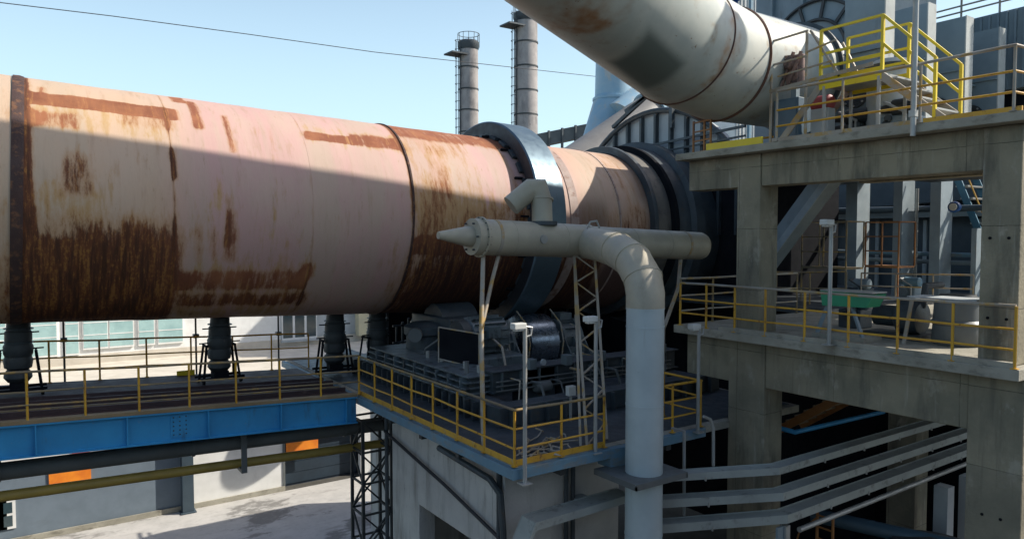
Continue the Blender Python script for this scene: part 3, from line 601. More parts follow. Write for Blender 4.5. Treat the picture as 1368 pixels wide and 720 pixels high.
obj('collar_plate', MB().box(PX-.62, PX+.62, PY-.45, PY+.62, 7.27, 7.30).box(PX-.62, PX-.59, PY-.45, PY+.62, 7.2, 7.27).box(PX-.62, PX+.62, PY-.45, PY-.42, 7.2, 7.27).box(PX+.59, PX+.62, PY-.45, PY+.62, 7.2, 7.27), 'greypipe', dp, loc=(PX, PY, 7.2))
for xq in (8.1, 9.4, 11.4, 12.5): obj('weld_seam', MB().tube(HP(xq), HP(xq+.02), .36 if xq < 10 else .341, n=36), 'duct', dp, loc=HP(xq))
fl_ = obj('bolted_flange', MB().tube(HP(7.40), HP(7.44), .40, n=36), 'duct', dp, loc=HP(7.4))
for k in range(16):
    a = k*PI/8; p = HP(7.40)+V(0, .38*math.cos(a), .38*math.sin(a)); obj('bolt', MB().tube(p-V(.02, 0, 0), p+V(.06, 0, 0), .012, n=6), 'dark', fl_, loc=p)
for xq in (7.7, 13.1): obj('saddle_strap', MB().tube(HP(xq), HP(xq+.07), .362 if xq < 10 else .345, n=36), 'rail_grey', dp, loc=HP(xq))
ht = MB().path([V(9.35, 11.05, 11.58), V(9.4, 11.0, 11.72), V(9.52, 10.95, 11.74), V(9.6, 10.95, 11.6)], .02, 6)
obj('lifting_eye', ht, 'galv', dp)
obj('access_port', MB().rev(HP(8.72)+V(0, -.33, .0), (0, -1, 0), [(0, .09), (.05, .09), (.05, .05)], 20), 'galv', dp)
# nozzle on top
n0 = HP(8.95)+V(0, 0, .3)
obj('branch_nozzle', MB().path([n0, n0+V(.04, .08, .50), n0+V(-.02, .13, .74), n0+V(-.16, .2, .74), n0+V(-.56, .34, .40)], .215, 28), 'duct', dp, loc=n0)
obj('nozzle_flange', MB().tube(n0+V(0, 0, .0), n0+V(0, 0, .08), .31, n=28), 'dark', dp, loc=n0)
obj('nozzle_band', MB().tube(n0+V(.045, .09, .50), n0+V(.05, .1, .54), .25, n=28), 'duct', dp, loc=n0)
# supports
yf = thing('forked_pipe_prop', 'pale forked tube prop under the pointed end of the beige duct', 'prop', (6.8, 10.8, PZ))
q0 = V(6.78, 10.85, PZ); mid = at(643, 440, Y=11.4)
obj('main_leg', MB().path([q0, mid, HP(7.5)+V(0, 0, -.35)], .045, 10), 'rail_grey', yf)
obj('fork_leg', MB().path([mid, at(658, 372, Y=11.8), HP(7.85)+V(0, -.02, -.35)], .04, 10), 'rail_grey', yf)
yf2 = thing('bent_pipe_prop', 'thin bent tube prop under the right end of the beige duct', 'prop', at(886, 440, Y=11.0))
obj('leg', MB().path([HP(13.1)+V(0, 0, -.33), at(906, 385, Y=11.8), at(886, 440, Y=11.0), V(at(886, 440, Y=11.0).x, 11.0, PZ)], .045, 10), 'rail_grey', yf2)
lm = thing('lattice_mast', 'slender pale lattice mast carrying the beige duct beside the downpipe', 'lattice mast', (8.3, 9.75, PZ))
la0, la1 = V(8.36, 9.85, PZ), V(9.72, 11.9, 11.05); lb0, lb1 = V(8.93, 9.95, PZ), V(10.12, 11.7, 11.0)
lc0 = V(8.25, 9.9, PZ)
def legpt(a, b, f): return a.lerp(b, f)
obj('leg', MB().bar(la0, la1, .05, .05), 'rail_grey', lm, loc=la0); obj('leg', MB().bar(lb0, lb1, .05, .05), 'rail_grey', lm, loc=lb0)
obj('leg', MB().bar(lc0, la1, .045, .045), 'rail_grey', lm, loc=lc0)
N = 12
for i in range(N):
    a = legpt(la0, la1, i/N) if i % 2 == 0 else legpt(lb0, lb1, i/N)
    b = legpt(lb0, lb1, (i+1)/N) if i % 2 == 0 else legpt(la0, la1, (i+1)/N)
    obj('diagonal', MB().bar(a, b, .028, .028), 'rail_grey', lm, loc=a)

# ------------------------------------------------------------------ lamp posts
def lamp(label, base, h, dirx=-1, r=.035):
    b = V(*base); t = thing('lamp_post', label, 'lamp post', b)
    obj('pole', MB().tube(b, b+V(0, 0, h), r, n=12), 'galv', t)
    obj('foot_plate', MB().box(b.x-.09, b.x+.09, b.y-.09, b.y+.09, b.z+.001, b.z+.02), 'galv', t)
    c = b+V(dirx*.13, 0, h+.02)
    obj('lamp_head', MB().box(c.x-.12, c.x+.12, c.y-.07, c.y+.07, c.z-.03, c.z+.07).box(c.x-.09, c.x+.09, c.y-.05, c.y+.05, c.z-.06, c.z-.031), 'lamphead', t, loc=c, bevel=.015)
    obj('bracket', MB().path([b+V(0, 0, h-.15), b+V(-dirx*.12, 0, h-.12), b+V(-dirx*.14, 0, h), b+V(0, 0, h+.03)], .014, 6), 'galv', t)
    return t
lamp('grey lamp post standing at the corner of the pier deck', (6.68, 9.42, PZ-.25), 2.55)
lamp('grey lamp post standing against the lattice mast', (8.3, 9.55, PZ-.05), 2.35)
lamp('grey lamp post standing at the right end of the pier deck', (10.85, 9.45, PZ-.05), 2.05)
lamp('grey lamp post rising through the railing of the middle deck', (11.62, 7.2, 9.53), 2.1, -1)

# ================================================================== BLUE BRIDGE
BS = .045
def bz(x): return 7.96-BS*(x+.4)
bridge = thing('walkway_bridge', 'blue plate girder walkway under the kiln leading to the pier', 'bridge', (-3, 18, 7.2))
X0, X1 = -14, 6.48
def slopebox(x0, x1, y0, y1, d0, d1):
    return MB().add([(x0,y0,bz(x0)+d0),(x1,y0,bz(x1)+d0),(x1,y1,bz(x1)+d0),(x0,y1,bz(x0)+d0),(x0,y0,bz(x0)+d1),(x1,y0,bz(x1)+d1),(x1,y1,bz(x1)+d1),(x0,y1,bz(x0)+d1)],
                    [(0,3,2,1),(4,5,6,7),(0,1,5,4),(1,2,6,5),(2,3,7,6),(3,0,4,7)])
obj('girder_web', slopebox(X0, X1, 16.08, 16.11, -.60, -.03), 'blue', bridge)
obj('girder_flange', slopebox(X0, X1, 15.98, 16.2, -.625, -.60), 'blue', bridge)
obj('girder_flange', slopebox(X0, X1, 15.98, 16.2, -.03, -.005), 'blue', bridge)
x = 6.2
while x > X0:
    obj('stiffener', slopebox(x, x+.022, 15.985, 16.079, -.598, -.032), 'blue', bridge, loc=(x, 16, bz(x))); x -= 1.52
for xs_p in (-2.1, 2.45):
    sp_ = obj('splice_plate', slopebox(xs_p, xs_p+.34, 16.066, 16.079, -.54, -.09), 'blue', bridge, loc=(xs_p, 16.07, bz(xs_p)))
    for i_ in range(3):
        for j_ in range(5):
            c_ = V(xs_p+.05+i_*.12, 16.066, bz(xs_p)-.13-j_*.09); obj('bolt', MB().tube(c_, c_+V(0, -.018, 0), .014, n=6), 'fan', sp_, loc=c_)
obj('girder_web', slopebox(X0, X1, 20.4, 20.43, -.60, -.03), 'blue', bridge)
obj('deck_plate', slopebox(X0, X1, 16.2, 20.5, -.06, 0), 'deck', bridge)
obj('kick_plate', slopebox(X0, X1, 16.0, 16.19, 0, .07), 'decktan', bridge)
for y, hgt, mt in ((16.75, .09, 'deck'), (17.15, .05, 'rail_olive'), (17.6, .12, 'deck'), (18.3, .08, 'deck')):
    obj('deck_rail', slopebox(X0, X1, y, y+.07, .001, hgt), mt, bridge)
for xx in np.arange(X0, X1, 1.6): obj('cross_beam', slopebox(xx, xx+.08, 16.21, 20.39, -.3, -.062), 'dark', bridge, loc=(xx, 18, bz(xx)))
guardrail('yellow railing along the near edge of the blue walkway', [(-8.4, 16.05, bz(-8.4)+.05), (6.55, 16.05, bz(6.55)+.05)], .92, (1, .6, .32), .935, 'yellow', 'rail_olive', 'rail_olive', None)
guardrail('pale yellow railing along the far edge of the blue walkway', [(-9, 20.45, bz(-9)), (6.8, 20.45, bz(6.8))], 1.0, (1, .6, .3), 1.05, 'yellow', 'yellow', 'yellow', None)
# fans
def make_fan():
    t = thing('cooling_fan_duct', 'x', 'cooling duct', (0, 19, bz(0)), 'dark cooling ducts under the kiln shell')
    z = bz(0)
    d = V(.035, 0, 1)
    o = V(-.02, 19, z+.28)
    obj('blower_bulb', MB().rev(o, d, [(0, .14), (.02, .22), (.12, .31), (.22, .30), (.30, .23)], 28), 'fan', t, loc=o)
    prof = [(.30, .23), (.34, .30), (.50, .325), (.58, .29), (.64, .32), (.80, .33), (.88, .285), (.95, .30), (1.12, .295), (1.15, .265), (1.4, .255), (1.8, .25)]
    obj('duct_body', MB().rev(o, d, prof, 28), 'fan', t, loc=o)
    for hz in (.88, 1.18): obj('seam_ring', MB().rev(o, d, [(hz, .24), (hz, .325), (hz+.02, .325), (hz+.02, .24)], 28), 'dark', t, loc=o)
    for s in (-1, 1):
        f = MB().bar((s*.50, 18.75, z), (s*.38, 18.85, z+.95), .05, .05).bar((s*.50, 19.3, z), (s*.38, 19.2, z+.95), .05, .05).bar((s*.38, 18.8, z+.95), (s*.38, 19.25, z+.95), .05, .05)
        obj('stand_frame', f, 'black', t, loc=(s*.5, 19, z))
        obj('handle', MB().bar((s*.30, 18.95, z+1.02), (s*.55, 18.95, z+1.02), .03, .03), 'black', t, loc=(s*.5, 19, z+1))
        obj('handle', MB().bar((s*.24, 18.95, z+1.38), (s*.46, 18.95, z+1.38), .03, .03), 'black', t, loc=(s*.5, 19, z+1.3))
        obj('wheel', MB().tube((s*.5-.03, 18.72, z+.09), (s*.5+.03, 18.72, z+.09), .08, n=14), 'black', t, loc=(s*.5, 18.7, z))
    obj('base_bar', MB().box(-.6, .6, 18.7, 18.76, z+.12, z+.18).box(-.6, .6, 19.28, 19.34, z+.12, z+.18).box(-.2, .2, 18.8, 19.2, z+.1, z+.3), 'black', t)
    return t
fan0 = make_fan()
for i, (x, rz, lb) in enumerate(((-.12, 0, 'leftmost dark cooling duct under the kiln, at the left picture edge'), (4.05, .05, 'second dark cooling duct from the left, leaning before the white wall'),
                            (7.05, -.1, 'dark cooling duct just left of the pier corner, before the blue-grey wall'), (8.3, .2, 'dark cooling duct nearest the roller station'))):
    f = fan0 if i == 0 else copy_tree(fan0)
    f.location = (x, 19.0, bz(min(x, 6.5))+.01); f.rotation_euler.z = rz; f.scale = (.86+.03*i, .86, 1); f['label'] = lb
for i, (px, lb) in enumerate(((87, 'thin dark pole on the far walkway rail near the left edge'), (263, 'thin dark pole beside the second cooling duct'), (373, 'thin grey pole in front of the dark window'))):
    p = at(px, 520, Y=20.7); t = thing('thin_pole', lb, 'pole', (p.x, 20.7, bz(p.x)), 'thin poles along the far rail')
    obj('pole', MB().tube((p.x, 20.7, bz(p.x)-.2), (p.x, 20.7, bz(p.x)+1.9), .025, n=8), 'fan', t)
    obj('clamp', MB().box(p.x-.07, p.x+.07, 20.62, 20.78, bz(p.x)+.95, bz(p.x)+1.05), 'dark', t)
    obj('spotlight', MB().box(p.x+.03, p.x+.22, 20.6, 20.75, bz(p.x)+1.75, bz(p.x)+1.9), 'dark', t)
p = at(248, 498, Y=20.42); tag(obj('caution_board', MB().box(p.x-.22, p.x+.22, 20.39, 20.41, p.z-.07, p.z+.07), 'bright_yellow', loc=p), 'small yellow plate hung on the far walkway rail', 'sign')
# valve stand behind pier corner
vs_ = thing('pipe_stand', 'cluster of thin dark upright pipes behind the pier corner', 'pipes', (9.6, 19.5, PZ))
for px in (530, 538, 546, 552):
    p = at(px, 470, Y=19.5); obj('pipe', MB().tube((p.x, 19.5, PZ), (p.x, 19.5, 9.0-.1*(px % 3)), .04, n=8), 'dark', vs_)
for z in (8.3, 8.8): obj('cross_pipe', MB().tube((9.0, 19.45, z), (10.6, 19.45, z), .03, n=8), 'dark', vs_)
# pipes below the bridge
bp_ = thing('grey_pipeline', 'large dark grey pipe running below the blue walkway', 'pipe', (-3, 17, 6.8))
obj('pipe', MB().tube(V(-14, 17, 7.27), V(7.9, 17, 6.62), .175, n=24), 'greypipe', bp_)
for x in (-4, -.5, 3, 6.5): obj('flange', MB().tube(V(x, 17, 7.27-(x+14)*.0297), V(x+.06, 17, 7.27-(x+14.06)*.0297), .20, n=24), 'greypipe', bp_)
yp_ = thing('ochre_pipeline', 'thinner ochre yellow pipe below the dark grey pipe', 'pipe', (-3, 17, 6.3))
ya, yb = at(0, 663, Y=17), at(525, 590, Y=17); dd = (yb-ya)/(yb.x-ya.x)
obj('pipe', MB().tube(ya+dd*-14, yb+dd*.3, .105, n=20), 'yellowpipe', yp_)
h1 = at(324, 575, Y=16.75); h2 = at(324, 630, Y=16.75)
hg = thing('pipe_hanger', 'grey steel strap hanger holding the two pipes below the walkway', 'pipe hanger', h2)
obj('strap', MB().box(h1.x-.06, h1.x+.06, 16.62, 16.67, h2.z, bz(h1.x)-.63), 'greypipe', hg); obj('cross_bar', MB().box(h1.x-.06, h1.x+.06, 16.672, 17.3, h2.z, h2.z+.08), 'greypipe', hg)
# steel column
p = at(251, 690, Y=32.0); p.z = 0
tag(obj('steel_column', MB().box(p.x-.22, p.x+.22, p.y-.2, p.y+.2, 0, 4.0).box(p.x-.3, p.x+.3, p.y-.3, p.y+.3, 0.008, .06), 'navy', loc=(p.x, p.y, 0), bevel=.01), 'dark slate steel column standing in front of the grey-blue wall', 'column')
# lattice tower under the bridge end
lt = thing('lattice_tower', 'dark steel lattice tower left of the kiln pier', 'lattice tower', (6.7, 16.4, 0))
c4 = [V(6.35, 16.3, 0), V(7.1, 16.3, 0), V(7.1, 17.0, 0), V(6.35, 17.0, 0)]; ttop = 6.95
off = V(-.42, 0, 0)
c4 = [c+V(.38,0,0) for c in c4]
for c in c4: obj('leg', MB().bar(c, c+V(0, 0, ttop), .07, .07), 'fan', lt, loc=c)
nz_ = 9
for k in range(nz_):
    z0, z1 = ttop*k/nz_, ttop*(k+1)/nz_
    for i in range(4):
        a, b = c4[i], c4[(i+1) % 4]
        obj('rung', MB().bar(a+V(0,0,z1), b+V(0,0,z1), .045, .045), 'fan', lt, loc=a)
        q, r_ = (a, b) if (k+i) % 2 else (b, a)
        obj('diagonal', MB().bar(q+V(0,0,z0), r_+V(0,0,z1), .04, .04), 'fan', lt, loc=a)

# ================================================================== BUILDINGS BEHIND
an = thing('low_annex', 'low flat roofed white building with a shade-toned grey-blue wall below the walkway', 'building', (0, 32.3, 0))
AY, AZ = 32.3, 4.3
xs_ = at(257, 640, Y=AY).x; xd0 = at(380, 630, Y=AY).x; xd1 = at(482, 630, Y=AY).x
bx('wall', an, 'shadewall', -30, xs_, AY, AY+.3, 0, 3.0)
bx('wall', an, 'white', -30, xs_, AY+.0, AY+.3, 3.004, AZ)
bx('wall', an, 'white', xs_+.003, xd0, AY-.02, AY+.3, 0, AZ)
bx('wall', an, 'white', xd0+.003, 30, AY, AY+.3, 2.55, AZ)
bx('wall', an, 'white', xd1, 30, AY, AY+.3, 0, 2.547)
bx('gate_recess', an, worn('dark_blue_shutter', (.012, .025, .045), .6), xd0+.003, xd1, AY+.5, AY+.6, 0, 2.6)
bx('roof', an, 'roofdust', -30, 30, AY+.302, 47, AZ-.2, AZ)
bx('parapet', an, 'white', -30, 30, AY, AY+.3, AZ+.004, AZ+.25)
a, b = at(65, 628, Y=AY-.05), at(122, 648, Y=AY-.05); bx('orange_panel', an, 'orange', a.x, b.x, AY-.06, AY-.004, b.z-.02, a.z+.1)
a, b = at(96, 605, Y=AY-.05), at(120, 612, Y=AY-.05); bx('orange_panel', an, 'red', a.x, b.x, AY-.06, AY-.004, b.z, a.z+.05)
a, b = at(382, 584, Y=AY-.05), at(425, 602, Y=AY-.05); bx('orange_panel', an, 'orange', a.x, b.x, AY-.06, AY-.024, b.z, a.z+.1)
for px in (-4, 8):
    a = at(px, 690, Y=AY-.03); f = bx('window', an, 'white', a.x-.3, a.x+.3, AY-.05, AY-.002, 0.6, 1.7); bx('pane', f, 'darkglass', a.x-.2, a.x+.2, AY-.06, AY-.051, .7, 1.1); bx('pane', f, 'darkglass', a.x-.2, a.x+.2, AY-.06, AY-.051, 1.2, 1.6)
bx('plinth', an, 'slab', -30, xd0, AY-.10, AY-.021, .006, .22)
bx('door_frame', an, 'greypipe', xd0-.08, xd0+.02, AY-.06, AY-.023, .23, 2.6)
for k_ in range(5): bx('shutter_panel', an, worn('gate_paint', (.018, .035, .055), .6) if k_ == 0 else bpy.data.materials['gate_paint'], xd0+.1, xd1-.05, AY+.47, AY+.497, .1+k_*.5, .58+k_*.5)
bh = thing('windowed_hall', 'long white hall with wide greenish windows behind the walkway', 'building', (5, 47, 0))
BY = 47
xc0 = at(375, 450, Y=BY).x; xc1 = at(475, 450, Y=BY).x; xc2 = at(507, 450, Y=BY).x
bx('wall', bh, 'white', -30, xc0, BY, BY+8, 0, 8.5); bx('wall', bh, 'ltgrey', xc0+.003, 34, BY+.02, BY+8, 0, 8.5)
bx('pilaster', bh, 'cream', xc1, xc2, BY-.6, BY+.018, 4.7, 8.2)
bx('roof', bh, 'slab', -30.3, 34.3, BY-.3, BY+8.3, 8.504, 8.8)
bx('plinth_strip', bh, 'roofdust', -30, 34, BY-.06, BY-.002, AZ+.003, AZ+.5)
wx = [(-120, -60), (-52, -6), (0, 8), (12, 76), (88, 105), (112, 144), (147, 178), (186, 206), (212, 244)]
for (a_, b_) in wx:
    x0, x1 = at(a_, 470, Y=BY).x, at(b_, 470, Y=BY).x
    f = bx('window', bh, 'white', x0-.04, x1+.04, BY-.12, BY-.004, 4.85 if b_ < 110 else 5.1, 7.4)
    for tz_ in (5.9, 6.6): bx('glazing_bar', f, 'white', x0, x1, BY-.145, BY-.131, tz_, tz_+.05)
    bx('pane', f, 'glass', x0, x1, BY-.13, BY-.122, 4.95 if b_ < 110 else 5.2, 7.3)
x0, x1 = at(376, 440, Y=BY).x, at(423, 440, Y=BY).x; zb = at(400, 453, Y=BY).z
f = bx('window', bh, 'white', x0, x1, BY-.1, BY+.015, zb, zb+2.4)
n3 = 3
for i in range(n3):
    w3 = (x1-x0)/n3; bx('pane', f, 'darkglass', x0+i*w3+.08, x0+(i+1)*w3-.08, BY-.115, BY-.102, zb+.15, zb+2.3)
bx('window_sill', bh, 'ltgrey', x0-.1, x1+.1, BY-.3, BY-.13, zb-.12, zb-.003)

# ================================================================== CHIMNEYS
def chimney(label, px, py_top, px_w, Yc, ring_py):
    a = at(px-px_w/2, py_top, Y=Yc); b = at(px+px_w/2, py_top, Y=Yc); c = at(px, py_top, Y=Yc)
    depth = (c-CAMP).dot(FW); r = px_w/2*depth/FPX; zt = c.z
    t = thing('chimney', label, 'chimney', (c.x, c.y, 0))
    obj('shaft', MB().rev((c.x, c.y, 0), (0,0,1), [(0, r*1.25), (zt*.5, r*1.06), (zt, r)], 40), 'chimney', t)
    obj('crown', MB().rev((c.x, c.y, zt-.9), (0,0,1), [(0, r*1.02), (.35, r*1.18), (.75, r*1.18), (.95, r*.95)], 40), 'dark', t)
    for py in ring_py:
        z = at(px, py, Y=Yc).z; obj('band', MB().rev((c.x, c.y, z), (0,0,1), [(0, r*1.0), (0, r*1.07), (.14, r*1.07), (.14, r)], 40), 'fan', t, loc=(c.x, c.y, z))
    # ladder on the camera-left side
    ld = obj('ladder', MB().bar((c.x-r*.95-.25, c.y-.2+r*.5, 8), (c.x-r*.83-.25, c.y-.2+r*.5, zt), .06, .06).bar((c.x-r*.95-.25, c.y-.65+r*.5, 8), (c.x-r*.83-.25, c.y-.65+r*.5, zt), .06, .06), 'dark', t)
    z = 14.0; cage = MB()
    while z < zt:
        cc = V(c.x-r*.9-.30, c.y-.42+r*.5, z)
        cage.path([cc+V(.15*math.cos(q)*0-.38*math.sin(q), .34*math.cos(q), 0) for q in np.linspace(0, PI, 7)], .03, 5); z += .9
    for q in (-.34, 0, .34): cage.bar((c.x-r*.9-.30-(.38 if q == 0 else .1), c.y-.42+r*.5+q, 16), (c.x-r*.85-.30-(.38 if q == 0 else .1), c.y-.42+r*.5+q, zt), .035, .035)
    obj('ladder_cage', cage, 'fan', ld)
    obj('landing', MB().box(c.x-r-1.5, c.x-r*.6, c.y-.9, c.y+.9, zt-1.6, zt-1.45), 'dark', t)
    obj('crown_rail', MB().path([V(c.x+r*1.15*math.cos(q), c.y+r*1.15*math.sin(q), zt+.75) for q in np.linspace(0, 2*PI, 25)], .035, 5), 'fan', t)
    for q in np.linspace(0, 2*PI, 13)[:-1]:
        p = V(c.x+r*1.15*math.cos(q), c.y+r*1.15*math.sin(q), zt-.2); obj('rail_post', MB().tube(p, p+V(0,0,.95), .03, n=5), 'fan', t, loc=p)
    return t
chimney('shorter grey banded chimney with a caged ladder, left of the two', 626, 56, 25, 66, (64, 92, 121, 149, 178))
chimney('taller grey banded chimney half hidden behind the upper duct', 703, 18, 30, 60, (27, 59, 91, 123, 155))

# power line
q = [at(x, y, Y=40) for x, y in ((-300, -32), (0, 4), (150, 22), (330, 46), (500, 70), (700, 92), (800, 103), (1000, 128))]
tag(obj('power_line', MB().path(q, .022, 5), 'wire', loc=q[0]), 'thin dark cable crossing the sky from the left edge', 'cable')

# cyclone duct, beige duct, gallery
cy = thing('blue_process_duct', 'pale blue round duct narrowing down behind the upper duct', 'duct', (24, 28, 14))
a = at(822, 60, Y=28.5); bb = at(820, 135, Y=28.5); c = at(792, 215, Y=28.5)
obj('upper_section', MB().rev(a, bb-a, [(0, 1.0), ((bb-a).length, 1.0)], 32), 'cyclone', cy)
obj('lower_section', MB().rev(bb, c-bb, [(0, 1.03), ((c-bb).length, .85)], 32), 'cyclone', cy)
obj('flange', MB().rev(bb-(bb-a).normalized()*.1, bb-a, [(0, 1.12), (.12, 1.12)], 32), 'cyclone', cy)
obj('stub', MB().rev(at(858, 128, Y=27.5), at(810, 175, Y=27.5)-at(858, 128, Y=27.5), [(0, .72), (2.0, .85)], 28), 'cyclone', cy)
bd = thing('beige_process_duct', 'wide beige duct rising diagonally behind the kiln', 'duct', (22, 25, 14))
a = at(768, 235, Y=26); b = at(870, 150, Y=26)
obj('duct', MB().rev(a, b-a, [(0, 1.35), (1.2, 1.25), ((b-a).length, .95)], 32), 'beigeduct', bd)
obj('flange', MB().rev(b, b-a, [(-.1, 1.08), (.05, 1.08)], 32), 'cyclone', bd)
cg = thing('far_conveyor_gallery', 'dark steel conveyor gallery behind the riding ring', 'gallery', at(750, 180, Y=34))
g0, g1 = at(712, 190, Y=36), at(800, 172, Y=34)
obj('casing', MB().bar(g0, g1, 1.0, .75), 'greypipe', cg)
for f in (.15, .35, .55, .75): p = g0.lerp(g1, f); obj('frame_post', MB().bar(p+V(0, -.6, -1.3), p+V(0, -.6, .5), .12, .12), 'dark', cg, loc=p)
obj('hand_rail', MB().bar(g0+V(0, -.8, -.75), g1+V(0, -.8, -.75), .07, .07), 'rail_grey', cg)

# ================================================================== UPPER DUCT
ud = thing('tertiary_air_duct', 'huge pale grey duct with rusty seams crossing the upper right', 'duct', (14, 10.2, 13.2))
DA, DE, DG = V(6.18, 8.75, 16.13), V(11.5, 10.15, 15.03), V(15.2, 10.27, 15.1)
dirA = (DE-DA).normalized(); dirG = (DG-DE).normalized(); RD = 1.16
def duct_mat():
    m, t, b = new_mat('weathered_duct_paint')
    geo = nd(t, 'ShaderNodeNewGeometry'); pos = geo.outputs['Position']
    c = mixc(t, noise_fac(t, pos, .7, .35, .65), (.52, .52, .465), (.40, .425, .395))
    c = mixc(t, noise_fac(t, pos, 2.2, .56, .8), c, (.30, .22, .14)); c = mixc(t, noise_fac(t, pos, 9, .66, .72), c, (.22, .13, .07))
    at_ = nd(t, 'ShaderNodeAttribute', attribute_name='rust').outputs['Fac']
    mp = nd(t, 'ShaderNodeTexNoise'); mp.inputs['Scale'].default_value = 3.2; mp.inputs['Detail'].default_value = 9; t.links.new(pos, mp.inputs['Vector'])
    s = nd(t, 'ShaderNodeMath', operation='MULTIPLY_ADD'); t.links.new(mp.outputs['Fac'], s.inputs[0]); s.inputs[1].default_value = 1.6; t.links.new(at_, s.inputs[2])
    r = nd(t, 'ShaderNodeMapRange', interpolation_type='SMOOTHSTEP'); t.links.new(s.outputs[0], r.inputs['Value']); r.inputs['From Min'].default_value = 1.05; r.inputs['From Max'].default_value = 1.9
    c = mixc(t, r.outputs[0], c, (.33, .16, .065))
    p = nd(t, 'ShaderNodeAttribute', attribute_name='patch').outputs['Fac']
    r2 = nd(t, 'ShaderNodeMapRange', interpolation_type='SMOOTHSTEP'); t.links.new(p, r2.inputs['Value']); r2.inputs['From Min'].default_value = .2; r2.inputs['From Max'].default_value = .8
    c = mixc(t, r2.outputs[0], c, (.15, .175, .16))
    t.links.new(c, b.inputs['Base Color']); b.inputs['Roughness'].default_value = .5; b.inputs['Specular IOR Level'].default_value = .4
    return m
DM = duct_mat()
def duct_section(name, p0, p1, n0, n1, parent, rustends=(0, 0), patch=None, blot=()):
    """round duct between two mitre planes with surface attributes"""
    d = (p1-p0).normalized(); t = V(0,0,1); a = d.cross(t).normalized(); b = a.cross(d)
    nn, nl = 144, 90; vs = []; ru = []; pa = []
    for i in range(nl+1):
        f = i/nl
        for k in range(nn):
            q = 2*PI*k/nn; o = a*(RD*math.cos(q))+b*(RD*math.sin(q))
            s0 = (p0-(p0+o)).dot(n0)/d.dot(n0); s1 = (p1-(p0+o)).dot(n1)/d.dot(n1)
            ss = s0+(s1-s0)*f; v = p0+o+d*ss; vs.append(v)
            dist0, dist1 = ss-s0, s1-ss
            r = rustends[0]*math.exp(-(dist0/.25)**2)+rustends[1]*math.exp(-(dist1/.35)**2)
            for (c, rad, st) in blot: r += st*math.exp(-((v-c).length/rad)**2)
            ru.append(r); pv = 0
            if patch:
                c, u, w_, hu, hw = patch; e = v-c
                if e.length < 2:
                    g = u.dot(w_); den = 1-g*g; al = (e.dot(u)-g*e.dot(w_))/den/hu; be = (e.dot(w_)-g*e.dot(u))/den/hw
                    pv = .5+max(-1, min(1, 2.6*(1-max(abs(al), abs(be)))))*.5
            pa.append(pv)
    fs = [(i*nn+k, i*nn+(k+1) % nn, (i+1)*nn+(k+1) % nn, (i+1)*nn+k) for i in range(nl) for k in range(nn)]
    base = (p0+p1)/2
    me = bpy.data.meshes.new(name); me.from_pydata([tuple(v-base) for v in vs], [], fs); me.polygons.foreach_set('use_smooth', [True]*len(fs))
    for nm, ar in (('rust', ru), ('patch', pa)):
        A = me.attributes.new(nm, 'FLOAT', 'POINT'); A.data.foreach_set('value', ar)
    me.materials.append(DM); me.update()
    o = bpy.data.objects.new(name, me); COL.objects.link(o); o.parent = parent; o.location = base-worldloc(parent); return o
def duct_hit(px, py):
    """point on the near side of the sloping section"""
    d = (FW+RT*((px-684)/FPX)-UP*((py-360)/FPX)); a = dirA; o = CAMP-DA
    dp_ = d-a*d.dot(a); op = o-a*o.dot(a); A = dp_.dot(dp_); B = 2*dp_.dot(op); D = B*B-4*A*(op.dot(op)-RD*RD)
    return CAMP+d*((-B-math.sqrt(max(D, 0)))/(2*A))
SM1 = DE-dirA*.75; SM2 = DE+dirG*.75; mdir = (SM2-SM1).normalized()
nm1 = (dirA+mdir).normalized(); nm2 = (mdir+dirG).normalized()
pc = (duct_hit(868, 42)+duct_hit(815, 84)+duct_hit(862, 120)+duct_hit(912, 80))/4; pu = (duct_hit(815, 84)-duct_hit(912, 80)); phu = pu.length/2
pw = (duct_hit(868, 42)-duct_hit(862, 118)); phw = pw.length/2
e1 = (duct_hit(868, 42)-duct_hit(815, 84)).normalized(); e2 = (duct_hit(815, 84)-duct_hit(862, 120)).normalized()
w1 = (duct_hit(868, 42)-duct_hit(815, 84)).length/2; w2 = (duct_hit(815, 84)-duct_hit(862, 120)).length/2
duct_section('duct_section', DA-dirA*2.2, SM1, dirA, nm1, ud, (0, .55), (pc, e1, e2, w1, w2),
             blot=((duct_hit(770, 40), .55, .55), (duct_hit(810, 15), .5, .45), (duct_hit(820, 120), .5, .45), (duct_hit(760, 10), .5, .3)))
duct_section('duct_section', SM1+mdir*.004, SM2, nm1, nm2, ud, (.55, .35))
duct_section('duct_section', SM2+dirG*.004, DG, nm2, dirG, ud, (.35, 0))
M['seam'] = worn('rusty_seam', (.13, .055, .03), .8, var=(.08, .04, .03), bump=.4)
for c, n in ((SM1, nm1), (SM2, nm2)):
    d0 = dirA if c is SM1 else dirG
    a = d0.cross(V(0,0,1)).normalized(); b = a.cross(d0); ring = []
    for k in range(97):
        qq = 2*PI*k/96; o = a*(RD*1.004*math.cos(qq))+b*(RD*1.004*math.sin(qq)); ring.append(c+o-d0*(o.dot(n)/d0.dot(n)))
    obj('seam_weld', MB().path(ring, .02 if c is SM1 else .036, 6, caps=False), 'seam', ud, loc=c)
# small access hatch on the elbow
hp_ = SM1.lerp(SM2, .5)
obj('end_flange', MB().rev(DG-dirG*.35, dirG, [(0, RD), (0, RD+.09), (.06, RD+.09), (.06, RD)], 72, caps=False), 'dark', ud)
